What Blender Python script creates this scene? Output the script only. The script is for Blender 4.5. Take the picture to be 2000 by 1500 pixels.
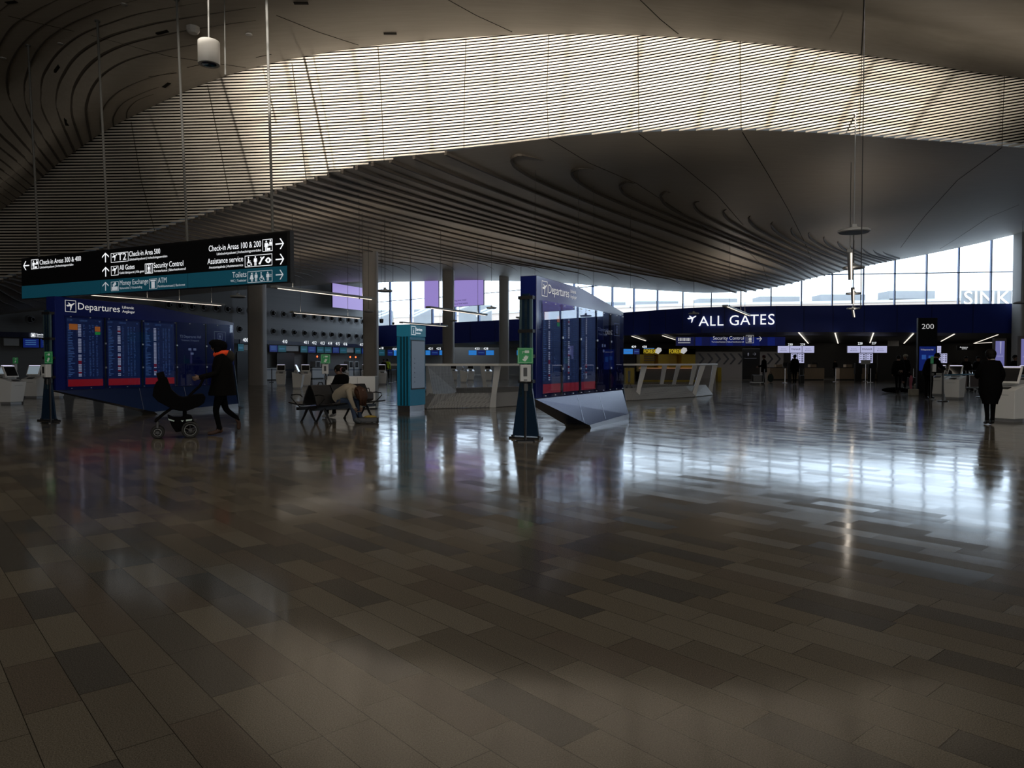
import bpy, bmesh, math, random
from mathutils import Vector, Matrix
random.seed(7)
for o in list(bpy.data.objects): bpy.data.objects.remove(o)
S = bpy.context.scene; C = S.collection
R = math.radians
# ------------------------------------------------------------------ camera
FP = 1440.0; PITCH = math.atan(40/FP); EYE = 1.35
cd = bpy.data.cameras.new('camera'); cam = bpy.data.objects.new('camera', cd); C.objects.link(cam)
cd.sensor_width = 36; cd.lens = 36*FP/2000; cd.clip_end = 600; cd.clip_start = .05
cam.location = (0, 0, EYE); cam.rotation_euler = (R(90)-PITCH, 0, 0); S.camera = cam
# ------------------------------------------------------------------ world, exposure
S.view_settings.view_transform = 'Standard'; S.view_settings.look = 'None'
S.view_settings.gamma = 1; S.view_settings.exposure = 0; S.view_settings.use_curve_mapping = False
W = bpy.data.worlds.new('world'); S.world = W; W.use_nodes = True
wn = W.node_tree.nodes; bg = wn['Background']
bg.inputs[0].default_value = (.70, .84, 1.0, 1); bg.inputs[1].default_value = 4.2

def alight(name, loc, rot, sx, sy, power, col, spread=180):
    d = bpy.data.lights.new(name, 'AREA'); d.shape = 'RECTANGLE'; d.size = sx; d.size_y = sy
    d.energy = power; d.color = col; d.spread = R(spread)
    o = bpy.data.objects.new(name, d); C.objects.link(o); o.location = loc; o.rotation_euler = rot
    return o
def slight(name, loc, target, power, col, size, blend, radius):
    d = bpy.data.lights.new(name, 'SPOT'); d.energy = power; d.color = col; d.spot_size = R(size)
    d.spot_blend = blend; d.shadow_soft_size = radius
    o = bpy.data.objects.new(name, d); C.objects.link(o); o.location = loc
    o.rotation_euler = (Vector(target)-Vector(loc)).to_track_quat('-Z', 'Y').to_euler()
    return o
# daylight enters through the tall glazing on the far side (portals guide the sky light through it)
def portal(name, loc, rot, sx, sy):
    o = alight(name, loc, rot, sx, sy, 1, (1, 1, 1)); o.data.cycles.is_portal = True
portal('sky_portal', (22.5, 53.2, 8.6), (R(-90), 0, R(-9)), 30, 7.5)
portal('sky_portal', (49, 49.6, 8.8), (R(-90), 0, R(-7.5)), 32, 8)
portal('sky_portal', (-3.2, 71.5, 8.0), (R(-90), 0, R(-41)), 30, 6)
# added spots stand in for sunlight on the slats, shaped by the back wall opening
SPOTP = (0, -45, .5)
slight('slat_spot_wide', SPOTP, (2.6, 19, 8.4), 440000, (1.0, .92, .82), 24, 1.0, .45)
slight('slat_spot_sharp', SPOTP, (2.2, 19, 8.4), 540000, (1.0, .93, .84), 18, .5, .08)
# warm fills added out of view to brighten the hall and floor
alight('hall_fill', (0, -5, 8.0), (0, 0, 0), 24, 8, 80, (1.0, .88, .72))
alight('hall_fill', (1, 11, 8.9), (0, 0, 0), 24, 5, 430, (1.0, .88, .72))
alight('rear_fill', (4, -13.4, 4.0), (R(78), 0, 0), 44, 5, 1500, (1.0, .96, .90))  # broad fill added behind the viewer to lift the whole interior

# ------------------------------------------------------------------ pixel <-> world
def ray(u, v):
    a = (u-1000)/FP; b = (750-v)/FP
    return Vector((a, math.cos(PITCH)+b*math.sin(PITCH), -math.sin(PITCH)+b*math.cos(PITCH)))
def P(u, v, Y):
    r = ray(u, v); return Vector((0, 0, EYE)) + r*(Y/r.y)
def F(u, v, z=0.0):
    r = ray(u, v); return Vector((0, 0, EYE)) + r*((z-EYE)/r.z)
def lerpt(T, x):
    if x <= T[0][0]: return T[0][1]
    for (a, b), (c, d) in zip(T, T[1:]):
        if x <= c: return b+(d-b)*(x-a)/(c-a)
    return T[-1][1]
def smooth_t(T, x):            # catmull-rom through a table
    n = len(T)
    if x <= T[0][0]: return T[0][1]
    if x >= T[-1][0]: return T[-1][1]
    for i in range(n-1):
        if x <= T[i+1][0]:
            x0, y0 = T[i]; x1, y1 = T[i+1]; h = x1-x0; t = (x-x0)/h
            m0 = (T[i+1][1]-T[i-1][1])/(T[i+1][0]-T[i-1][0])*h if i > 0 else y1-y0
            m1 = (T[i+2][1]-T[i][1])/(T[i+2][0]-T[i][0])*h if i < n-2 else y1-y0
            return (2*t**3-3*t*t+1)*y0+(t**3-2*t*t+t)*m0+(-2*t**3+3*t*t)*y1+(t**3-t*t)*m1

# ------------------------------------------------------------------ materials
MAT = {}
def mat(name, col, rough=.5, metal=0.0, spec=.5, emit=None, es=1.0, noise=0.0, nscale=20, bump=0.0, coat=0.0):
    if name in MAT: return MAT[name]
    m = bpy.data.materials.new(name); m.use_nodes = True; nt = m.node_tree; b = nt.nodes['Principled BSDF']
    b.inputs['Base Color'].default_value = (*col, 1); b.inputs['Roughness'].default_value = rough
    b.inputs['Metallic'].default_value = metal; b.inputs['Specular IOR Level'].default_value = spec
    b.inputs['Coat Weight'].default_value = coat; b.inputs['Coat Roughness'].default_value = .03
    if emit: b.inputs['Emission Color'].default_value = (*emit, 1); b.inputs['Emission Strength'].default_value = es
    if noise or bump:
        tc = nt.nodes.new('ShaderNodeTexCoord'); n = nt.nodes.new('ShaderNodeTexNoise')
        n.inputs['Scale'].default_value = nscale; n.inputs['Detail'].default_value = 4
        nt.links.new(tc.outputs['Object'], n.inputs['Vector'])
        if noise:
            mx = nt.nodes.new('ShaderNodeMix'); mx.data_type = 'RGBA'
            mx.inputs['A'].default_value = (*[c*(1-noise) for c in col], 1)
            mx.inputs['B'].default_value = (*[min(1, c*(1+noise)) for c in col], 1)
            nt.links.new(n.outputs['Fac'], mx.inputs['Factor']); nt.links.new(mx.outputs['Result'], b.inputs['Base Color'])
        if bump:
            bp = nt.nodes.new('ShaderNodeBump'); bp.inputs['Strength'].default_value = bump; bp.inputs['Distance'].default_value = .01
            nt.links.new(n.outputs['Fac'], bp.inputs['Height']); nt.links.new(bp.outputs['Normal'], b.inputs['Normal'])
    MAT[name] = m; return m
def emis(name, col, s):
    return mat(name, (.02, .02, .02), .4, emit=col, es=s)
def wood_mat(name, c1, c2, rough=.55, sc=(.6, 9, 9)):
    m = bpy.data.materials.new(name); m.use_nodes = True; nt = m.node_tree; b = nt.nodes['Principled BSDF']
    tc = nt.nodes.new('ShaderNodeTexCoord'); mp = nt.nodes.new('ShaderNodeMapping'); mp.inputs['Scale'].default_value = sc
    n = nt.nodes.new('ShaderNodeTexNoise'); n.inputs['Scale'].default_value = 1.5; n.inputs['Detail'].default_value = 6
    mx = nt.nodes.new('ShaderNodeMix'); mx.data_type = 'RGBA'
    mx.inputs['A'].default_value = (*c1, 1); mx.inputs['B'].default_value = (*c2, 1)
    nt.links.new(tc.outputs['Object'], mp.inputs['Vector']); nt.links.new(mp.outputs['Vector'], n.inputs['Vector'])
    nt.links.new(n.outputs['Fac'], mx.inputs['Factor']); nt.links.new(mx.outputs['Result'], b.inputs['Base Color'])
    b.inputs['Roughness'].default_value = rough; MAT[name] = m; return m
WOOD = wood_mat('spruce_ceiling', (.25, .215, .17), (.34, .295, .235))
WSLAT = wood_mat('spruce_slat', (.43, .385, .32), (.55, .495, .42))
GAPSHADE = mat('gap_shade_black', (.006, .006, .006), .95, spec=.1)  # black stands in for the shade between slats
DKGAP = mat('dark_reveal', (.012, .010, .008), .9, spec=.1)
BEECH = wood_mat('beech_front', (.30, .22, .15), (.38, .29, .20), .4, (6, .6, .6))
WHITE = mat('white_laminate', (.55, .56, .56), .35)
WGLOSS = mat('white_lacquer', (.86, .87, .86), .25)
GREY = mat('grey_metal', (.30, .31, .32), .4, .3)
LGREY = mat('light_grey_paint', (.42, .43, .43), .45)
STEEL = mat('brushed_steel', (.55, .56, .58), .28, 1.0, bump=.15, nscale=60)
BLACK = mat('black_plastic', (.012, .012, .013), .4)
BLACKM = mat('black_satin_metal', (.015, .015, .017), .35, .2)
BLK_GLOSS = mat('black_gloss', (.006, .006, .008), .08)
RUBBER = mat('rubber', (.01, .01, .01), .7)
NAVY = mat('navy_enamel', (.010, .018, .14), .12, noise=.1, nscale=3)
BAND = mat('navy_band_paint', (.014, .030, .22), .45, spec=.25, noise=.05, nscale=2)
BANDL = mat('blue_band_paint', (.022, .05, .33), .5, spec=.2, noise=.05, nscale=2)
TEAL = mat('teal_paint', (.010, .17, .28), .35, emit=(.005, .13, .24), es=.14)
COLUMN = mat('column_paint', (.30, .285, .265), .6, noise=.05, nscale=4)
WALLG = mat('grey_wall_panel', (.17, .17, .17), .65, noise=.08, nscale=1.2)
GREEN = mat('green_sign', (.02, .22, .07), .5, emit=(.02, .3, .08), es=.12)
TXTW = emis('lit_lettering', (.95, .97, 1.0), 1.0)
TXTD = mat('white_lettering', (.75, .75, .75), .5, emit=(.8, .8, .8), es=.5)
SCR_W = emis('bright_white_screen', (.55, .56, .85), .75)
SCR_B = emis('blue_screen', (.008, .035, .36), .26)
SCR_C = emis('cyan_screen', (.01, .30, .50), .42)
SCR_K = mat('dark_screen_glass', (.012, .013, .016), .08)
PURPLE = emis('purple_panel', (.30, .23, .58), .95)
SKIN = mat('skin', (.17, .10, .07), .55)
SHOEB = mat('brown_leather', (.045, .018, .009), .6)
CLOTHB = mat('black_cloth', (.0035, .0035, .004), .9, spec=.05)
CLOTHN = mat('dark_cloth', (.0050, .0046, .0044), .9, spec=.05)
HAIRD = mat('dark_hair', (.005, .0038, .003), .7, spec=.2)
HAIRR = mat('auburn_hair', (.055, .022, .010), .6, spec=.3)
JEANS = mat('blue_denim', (.018, .035, .075), .85, noise=.2, nscale=40)
KNIT = mat('cream_knit', (.30, .26, .20), .95, noise=.15, nscale=60, bump=.3)
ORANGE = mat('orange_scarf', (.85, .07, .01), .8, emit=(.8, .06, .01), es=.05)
PINKC = mat('pink_cloth', (.35, .10, .14), .8)
HIVIS = mat('hi_vis_yellow', (.55, .75, .02), .7)
YELLOW = mat('yellow_booth', (.50, .36, .01), .45, noise=.06, nscale=3)
STRIP = emis('lamp_strip', (1.0, .87, .72), 1.4)
BELT = mat('blue_belt', (.01, .07, .20), .6)
BELTC = mat('cyan_belt', (.01, .14, .24), .6)
CANVAS = mat('pale_canvas', (.30, .28, .23), .9, noise=.1, nscale=30)
PALEWALL = mat('pale_outside_wall', (.62, .50, .42), .8)
ROOFW = mat('white_outside_roof', (.6, .6, .6), .7)
GREYO = mat('grey_outside', (.27, .275, .28), .8, noise=.1, nscale=1)

def glass(name, tint=(1, 1, 1), refl=.35):
    m = bpy.data.materials.new(name); m.use_nodes = True; nt = m.node_tree; nt.nodes.clear()
    o = nt.nodes.new('ShaderNodeOutputMaterial'); t = nt.nodes.new('ShaderNodeBsdfTransparent'); g = nt.nodes.new('ShaderNodeBsdfGlossy')
    t.inputs[0].default_value = (*tint, 1); g.inputs['Roughness'].default_value = .01
    f = nt.nodes.new('ShaderNodeFresnel'); gg = nt.nodes.new('ShaderNodeNewGeometry'); mr = nt.nodes.new('ShaderNodeMapRange')
    mr.inputs[3].default_value = 1.5; mr.inputs[4].default_value = 1/1.5; nt.links.new(gg.outputs['Backfacing'], mr.inputs[0]); nt.links.new(mr.outputs[0], f.inputs[0]); mx = nt.nodes.new('ShaderNodeMixShader')
    nt.links.new(f.outputs[0], mx.inputs[0]); nt.links.new(t.outputs[0], mx.inputs[1]); nt.links.new(g.outputs[0], mx.inputs[2])
    nt.links.new(mx.outputs[0], o.inputs[0]); MAT[name] = m; return m
GLASS = glass('clear_glass', (.93, .96, .97)); GLASSD = glass('tinted_glass', (.55, .6, .68))

def mesh_dots(name):           # perforated sheet
    m = mat(name, (.40, .41, .42), .5); nt = m.node_tree; b = nt.nodes['Principled BSDF']
    tc = nt.nodes.new('ShaderNodeTexCoord'); v = nt.nodes.new('ShaderNodeTexVoronoi'); v.inputs['Scale'].default_value = 26
    v.inputs['Randomness'].default_value = .0
    r = nt.nodes.new('ShaderNodeMapRange'); r.inputs[1].default_value = .30; r.inputs[2].default_value = .36
    mx = nt.nodes.new('ShaderNodeMix'); mx.data_type = 'RGBA'; mx.inputs['A'].default_value = (.03, .03, .035, 1); mx.inputs['B'].default_value = (.42, .43, .44, 1)
    nt.links.new(tc.outputs['Object'], v.inputs['Vector']); nt.links.new(v.outputs['Distance'], r.inputs[0])
    nt.links.new(r.outputs[0], mx.inputs['Factor']); nt.links.new(mx.outputs['Result'], b.inputs['Base Color']); return m
PERF = mesh_dots('perforated_sheet')

def floor_mat():
    m = bpy.data.materials.new('granite_tiles'); m.use_nodes = True; nt = m.node_tree; N = nt.nodes; L = nt.links; b = N['Principled BSDF']
    def mth(op, a, c=None, cl=False):
        n = N.new('ShaderNodeMath'); n.operation = op; n.use_clamp = cl
        for i, x in enumerate((a, c)):
            if x is None: continue
            if isinstance(x, (int, float)): n.inputs[i].default_value = x
            else: L.new(x, n.inputs[i])
        return n.outputs[0]
    tc = N.new('ShaderNodeTexCoord'); mp = N.new('ShaderNodeMapping'); mp.vector_type = 'POINT'
    mp.inputs['Rotation'].default_value = (0, 0, -math.atan2(.7577, -.6526))
    L.new(tc.outputs['Object'], mp.inputs['Vector']); sp = N.new('ShaderNodeSeparateXYZ'); L.new(mp.outputs[0], sp.inputs[0])
    yy = mth('DIVIDE', sp.outputs[1], .2); row = mth('FLOOR', yy); fy = mth('FRACT', yy)
    wr = N.new('ShaderNodeTexWhiteNoise'); wr.noise_dimensions = '1D'; L.new(row, wr.inputs['W'])
    xx = mth('ADD', mth('DIVIDE', sp.outputs[0], .58), mth('MULTIPLY', wr.outputs['Value'], 7.3)); col = mth('FLOOR', xx); fx = mth('FRACT', xx)
    cb = N.new('ShaderNodeCombineXYZ'); L.new(row, cb.inputs[0]); L.new(col, cb.inputs[1])
    wt = N.new('ShaderNodeTexWhiteNoise'); wt.noise_dimensions = '2D'; L.new(cb.outputs[0], wt.inputs['Vector'])
    ramp = N.new('ShaderNodeValToRGB'); L.new(wt.outputs['Value'], ramp.inputs[0]); cr = ramp.color_ramp; cr.interpolation = 'CONSTANT'
    cols = [(0, (.112, .099, .079)), (.22, (.086, .079, .068)), (.36, (.128, .113, .088)), (.60, (.103, .087, .069)), (.72, (.074, .069, .061)), (.82, (.135, .120, .094))]
    while len(cr.elements) < len(cols): cr.elements.new(.5)
    for e, (p, c) in zip(cr.elements, cols): e.position = p; e.color = (*c, 1)
    sn = N.new('ShaderNodeTexNoise'); sn.inputs['Scale'].default_value = 190; sn.inputs['Detail'].default_value = 3; sn.inputs['Roughness'].default_value = .7
    L.new(tc.outputs['Object'], sn.inputs['Vector'])
    mr = N.new('ShaderNodeMapRange'); mr.inputs[1].default_value = .35; mr.inputs[2].default_value = .68; mr.inputs[3].default_value = .55; mr.inputs[4].default_value = 1.55
    L.new(sn.outputs['Fac'], mr.inputs[0])
    vm = N.new('ShaderNodeVectorMath'); vm.operation = 'SCALE'; L.new(ramp.outputs[0], vm.inputs[0]); L.new(mr.outputs[0], vm.inputs['Scale'])
    dx = mth('MINIMUM', fx, mth('SUBTRACT', 1, fx)); dy = mth('MINIMUM', fy, mth('SUBTRACT', 1, fy))
    j = mth('MAXIMUM', mth('LESS_THAN', mth('MULTIPLY', dx, .58), .0016), mth('LESS_THAN', mth('MULTIPLY', dy, .2), .0016))
    mj = N.new('ShaderNodeMix'); mj.data_type = 'RGBA'; L.new(j, mj.inputs['Factor']); L.new(vm.outputs[0], mj.inputs['A']); mj.inputs['B'].default_value = (.02, .017, .013, 1)
    L.new(mj.outputs['Result'], b.inputs['Base Color'])
    b.inputs['Roughness'].default_value = .10; b.inputs['IOR'].default_value = 1.22; b.inputs['Specular IOR Level'].default_value = .5
    rr = mth('ADD', .085, mth('MULTIPLY', wt.outputs['Value'], .055)); L.new(rr, b.inputs['Roughness'])
    geo = N.new('ShaderNodeNewGeometry'); s1 = N.new('ShaderNodeVectorMath'); s1.operation = 'SUBTRACT'; L.new(wt.outputs['Color'], s1.inputs[0]); s1.inputs[1].default_value = (.5, .5, .5)
    wv = N.new('ShaderNodeTexNoise'); wv.inputs['Scale'].default_value = 2.2; wv.inputs['Detail'].default_value = 1; L.new(tc.outputs['Object'], wv.inputs['Vector'])
    s2 = N.new('ShaderNodeVectorMath'); s2.operation = 'SUBTRACT'; L.new(wv.outputs['Color'], s2.inputs[0]); s2.inputs[1].default_value = (.5, .5, .5)
    k1 = N.new('ShaderNodeVectorMath'); k1.operation = 'MULTIPLY_ADD'; L.new(s1.outputs[0], k1.inputs[0]); k1.inputs[1].default_value = (.007, .007, 0); L.new(geo.outputs['Normal'], k1.inputs[2])
    k2 = N.new('ShaderNodeVectorMath'); k2.operation = 'MULTIPLY_ADD'; L.new(s2.outputs[0], k2.inputs[0]); k2.inputs[1].default_value = (.012, .012, 0); L.new(k1.outputs[0], k2.inputs[2])
    nn = N.new('ShaderNodeVectorMath'); nn.operation = 'NORMALIZE'; L.new(k2.outputs[0], nn.inputs[0]); L.new(nn.outputs[0], b.inputs['Normal'])
    return m

# ------------------------------------------------------------------ object helpers
def thing(name, label, cat, loc=(0, 0, 0), rz=0.0, group=None):
    o = bpy.data.objects.new(name, None); C.objects.link(o); o.location = loc; o.rotation_euler = (0, 0, rz)
    o.empty_display_size = .2; tag(o, label, cat, group); return o
def tag(o, label, cat, group=None):
    o['label'] = label; o['category'] = cat
    if group: o['group'] = group
    return o
def struct(o): o['kind'] = 'structure'; return o
class MB:
    def __init__(s): s.v = []; s.f = []; s.mi = []; s.M = Matrix.Identity(4); s.m = 0
    def add(s, vs, fs):
        n = len(s.v); s.v += [tuple(s.M @ Vector(p)) for p in vs]
        s.f += [tuple(n+i for i in f) for f in fs]; s.mi += [s.m]*len(fs); return s
    def box(s, x0, x1, y0, y1, z0, z1):
        return s.add([(x0, y0, z0), (x1, y0, z0), (x1, y1, z0), (x0, y1, z0), (x0, y0, z1), (x1, y0, z1), (x1, y1, z1), (x0, y1, z1)],
                     [(0, 3, 2, 1), (4, 5, 6, 7), (0, 1, 5, 4), (1, 2, 6, 5), (2, 3, 7, 6), (3, 0, 4, 7)])
    def rbox(s, x0, x1, y0, y1, z0, z1, r=.02):    # box with bevelled upright edges
        pts = [(x0+r, y0), (x1-r, y0), (x1, y0+r), (x1, y1-r), (x1-r, y1), (x0+r, y1), (x0, y1-r), (x0, y0+r)]
        return s.prism(pts, z0, z1)
    def prism(s, pts, z0, z1):     # polygon in xy, extruded along z
        n = len(pts)
        a = sum(pts[i][0]*pts[(i+1) % n][1]-pts[(i+1) % n][0]*pts[i][1] for i in range(n))
        if a < 0: pts = pts[::-1]
        return s.add([(x, y, z0) for x, y in pts]+[(x, y, z1) for x, y in pts],
                     [tuple(range(n))[::-1], tuple(range(n, 2*n))]+[(i, (i+1) % n, n+(i+1) % n, n+i) for i in range(n)])
    def xz(s, pts, y0, y1):        # polygon in xz, extruded along y
        n = len(pts)
        return s.add([(x, y0, z) for x, z in pts]+[(x, y1, z) for x, z in pts],
                     [tuple(range(n)), tuple(range(n, 2*n))[::-1]]+[(i, (i+1) % n, n+(i+1) % n, n+i)[::-1] for i in range(n)])
    def yz(s, pts, x0, x1):
        n = len(pts)
        return s.add([(x0, y, z) for y, z in pts]+[(x1, y, z) for y, z in pts],
                     [tuple(range(n))[::-1], tuple(range(n, 2*n))]+[(i, (i+1) % n, n+(i+1) % n, n+i) for i in range(n)])
    def tube(s, path, r, n=8, ry=None, up=None, closed=False):
        path = [Vector(p) for p in path]; k = len(path)
        rr = r if isinstance(r, (list, tuple)) else [r]*k
        r2 = ry if isinstance(ry, (list, tuple)) else ([ry]*k if ry else rr)
        vs = []; fs = []; prev = Vector(up) if up else None
        for i, p in enumerate(path):
            if closed: t = path[(i+1) % k]-path[i-1]
            else: t = path[min(i+1, k-1)]-path[max(i-1, 0)]
            t.normalize()
            if prev is None: prev = Vector((0, 0, 1)) if abs(t.z) < .9 else Vector((1, 0, 0))
            a = t.cross(prev)
            if a.length < 1e-5: a = t.orthogonal()
            a.normalize(); b = a.cross(t).normalized(); prev = b
            for j in range(n):
                an = 2*math.pi*j/n; vs.append(p+a*math.cos(an)*rr[i]+b*math.sin(an)*r2[i])
        m = k if closed else k-1
        for i in range(m):
            for j in range(n):
                i2 = (i+1) % k; fs.append((i*n+j, i*n+(j+1) % n, i2*n+(j+1) % n, i2*n+j))
        if not closed: fs.append(tuple(range(n))[::-1]); fs.append(tuple(range((k-1)*n, k*n)))
        return s.add(vs, fs)
    def lathe(s, prof, n=24, c=(0, 0, 0)):   # (r,z) profile
        vs = []; fs = []; k = len(prof)
        for r, z in prof:
            for j in range(n): a = 2*math.pi*j/n; vs.append((c[0]+r*math.cos(a), c[1]+r*math.sin(a), c[2]+z))
        for i in range(k-1):
            for j in range(n): fs.append((i*n+j, i*n+(j+1) % n, (i+1)*n+(j+1) % n, (i+1)*n+j))
        fs.append(tuple(range(n))[::-1]); fs.append(tuple(range((k-1)*n, k*n))); return s.add(vs, fs)
    def ell(s, c, r, n=14, k=9, M=None):
        vs = []; fs = []
        for i in range(k+1):
            t = math.pi*i/k
            for j in range(n):
                a = 2*math.pi*j/n; p = Vector((r[0]*math.sin(t)*math.cos(a), r[1]*math.sin(t)*math.sin(a), r[2]*math.cos(t)))
                if M: p = M @ p
                vs.append(p+Vector(c))
        for i in range(k):
            for j in range(n): fs.append((i*n+j, (i+1)*n+j, (i+1)*n+(j+1) % n, i*n+(j+1) % n))
        return s.add(vs, fs)
    def build(s, name, mats, parent=None, smooth=False, bevel=0, loc=None):
        me = bpy.data.meshes.new(name); me.from_pydata(s.v, [], s.f)
        if not isinstance(mats, (list, tuple)): mats = [mats]
        for m in mats: me.materials.append(m)
        me.polygons.foreach_set('material_index', s.mi); me.update()
        bm = bmesh.new(); bm.from_mesh(me); bmesh.ops.recalc_face_normals(bm, faces=bm.faces); bm.to_mesh(me); bm.free()
        if smooth:
            me.polygons.foreach_set('use_smooth', [True]*len(me.polygons))
            if smooth != 2: me.set_sharp_from_angle(angle=R(40))
        o = bpy.data.objects.new(name, me); C.objects.link(o)
        if parent: o.parent = parent
        if loc: o.location = loc
        if bevel:
            bv = o.modifiers.new('bevel', 'BEVEL'); bv.width = bevel; bv.segments = 2; bv.limit_method = 'ANGLE'
        return o
def dup(root, loc, rz=None, label=None, group=None):
    r = root.copy(); C.objects.link(r); r.location = loc
    if rz is not None: r.rotation_euler = (0, 0, rz)
    if label: r['label'] = label
    if group: r['group'] = group
    for ch in list(root.children):
        c = ch.copy(); C.objects.link(c); c.parent = r
        for g in list(ch.children): d = g.copy(); C.objects.link(d); d.parent = c
    return r
def txt_mesh(s):
    cu = bpy.data.curves.new('t', 'FONT'); cu.body = s; cu.resolution_u = 3; ob = bpy.data.objects.new('t', cu); C.objects.link(ob)
    dg = bpy.context.evaluated_depsgraph_get(); dg.update(); me = bpy.data.meshes.new_from_object(ob.evaluated_get(dg))
    vs = [tuple(v.co) for v in me.vertices]; fs = [tuple(p.vertices) for p in me.polygons]
    bpy.data.objects.remove(ob); bpy.data.curves.remove(cu); bpy.data.meshes.remove(me)
    return vs, fs
def text_into(mb, s, x, z, h, y, w=None, align='L', mirror=False):
    """lettering standing in the local xz plane at depth y, cap height h, optional width w"""
    vs, fs = txt_mesh(s)
    if not vs: return
    x0 = min(v[0] for v in vs); x1 = max(v[0] for v in vs); k = h/.70; kx = k if w is None else w/(x1-x0)
    W_ = (x1-x0)*kx; ox = x if align == 'L' else (x-W_ if align == 'R' else x-W_/2)
    out = []
    for v in vs:
        xx = (v[0]-x0)*kx
        if mirror: xx = W_-xx
        out.append((ox+xx, y, z+v[1]*k))
    n = len(out); out2 = [(a, b+.004, c) for a, b, c in out]
    mb.add(out, fs)
def poly_into(mb, pts, x, z, s, y, sx=None):
    sx = sx or s; mb.add([(x+a*sx, y, z+b*s) for a, b in pts], [tuple(range(len(pts)))])
def frame_into(mb, x0, x1, z0, z1, y, t):
    for a, b, c, d in ((x0, x1, z0, z0+t), (x0, x1, z1-t, z1), (x0, x0+t, z0+t, z1-t), (x1-t, x1, z0+t, z1-t)):
        mb.add([(a, y, c), (b, y, c), (b, y, d), (a, y, d)], [(0, 1, 2, 3)])
def rect_into(mb, x0, x1, z0, z1, y): mb.add([(x0, y, z0), (x1, y, z0), (x1, y, z1), (x0, y, z1)], [(0, 1, 2, 3)])
PLANE_ICON = [(.02, .62), (.10, .58), (.22, .66), (.40, .66), (.22, .86), (.32, .88), (.58, .70), (.80, .82), (.95, .88), (.97, .80), (.85, .70), (.68, .58), (.56, .12), (.46, .06), (.50, .48), (.34, .52), (.24, .46), (.14, .48)]
def arrow_into(mb, x, z, s, y, d, k=1.0):
    """d: L, R or U"""
    t = .09
    base = [[(0, .5-t*.6), (.86, .5-t*.6), (.86, .5+t*.6), (0, .5+t*.6)], [(.48, .95), (.62, .95), (1.0, .5), (.86, .5)], [(.48, .05), (.62, .05), (1.0, .5), (.86, .5)]]
    for pl in base:
        q = []
        for a, b in pl:
            if d == 'L': a = 1-a
            if d == 'U': a, b = b, a
            q.append((a, b))
        poly_into(mb, q, x, z, s, y, s*k)
def person_icon(mb, x, z, s, y, dress=False):
    ring = [(.5+.10*math.cos(a*math.pi/4), .89+.10*math.sin(a*math.pi/4)) for a in range(8)]
    poly_into(mb, ring, x, z, s, y)
    if dress: poly_into(mb, [(.38, .76), (.62, .76), (.80, .28), (.60, .28), (.60, 0), (.52, 0), (.52, .28), (.48, .28), (.48, 0), (.40, 0), (.40, .28), (.20, .28)], x, z, s, y)
    else: poly_into(mb, [(.30, .76), (.70, .76), (.74, .40), (.66, .40), (.64, .6), (.64, 0), (.53, 0), (.53, .38), (.47, .38), (.47, 0), (.36, 0), (.36, .6), (.34, .40), (.26, .40)], x, z, s, y)
def wheelchair_icon(mb, x, z, s, y):
    ring = [(.42+.09*math.cos(a*math.pi/4), .90+.09*math.sin(a*math.pi/4)) for a in range(8)]
    poly_into(mb, ring, x, z, s, y)
    poly_into(mb, [(.34, .76), (.48, .76), (.50, .56), (.72, .56), (.72, .48), (.50, .46), (.50, .38), (.78, .38), (.92, .06), (.82, .02), (.70, .28), (.38, .30)], x, z, s, y)
    for i in range(9):
        a0 = R(110+i*24); a1 = R(110+(i+1)*24); c = (.48, .26)
        poly_into(mb, [(c[0]+.30*math.cos(a0), c[1]+.26*math.sin(a0)), (c[0]+.30*math.cos(a1), c[1]+.26*math.sin(a1)), (c[0]+.23*math.cos(a1), c[1]+.20*math.sin(a1)), (c[0]+.23*math.cos(a0), c[1]+.20*math.sin(a0))], x, z, s, y)
def rzof(a, b): return math.atan2(b[1]-a[1], b[0]-a[0])
# ================================================================== SETTING
PER = [(-46, 20), (-31.3, 46.7), (-22.7, 60), (-14.6, 79), (-1.2, 68), (8.4, 57), (13.3, 53), (22.2, 51.5), (33, 50), (64, 46)]
def hit(u, line=None, v=600):
    r = ray(u, v); L = line or PER; best = None
    for (ax, ay), (bx, by) in zip(L, L[1:]):
        dx, dy = bx-ax, by-ay; den = r.x*dy-r.y*dx
        if abs(den) < 1e-9: continue
        t = (ax*dy-ay*dx)/den; q = (ax*r.y-ay*r.x)/den
        if t > 0 and -1e-6 <= q <= 1+1e-6 and (best is None or t < best[0]): best = (t, q)
    t = best[0]; return Vector((r.x*t, r.y*t, 0))
FLOORM = floor_mat()
m = MB(); m.add([(-60, -16, 0), (70, -16, 0), (70, 110, 0), (-60, 110, 0), (-60, -16, -.2), (70, -16, -.2), (70, 110, -.2), (-60, 110, -.2)],
                [(0, 1, 2, 3), (4, 7, 6, 5), (0, 4, 5, 1), (1, 5, 6, 2), (2, 6, 7, 3), (3, 7, 4, 0)])
struct(m.build('floor', FLOORM))

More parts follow.
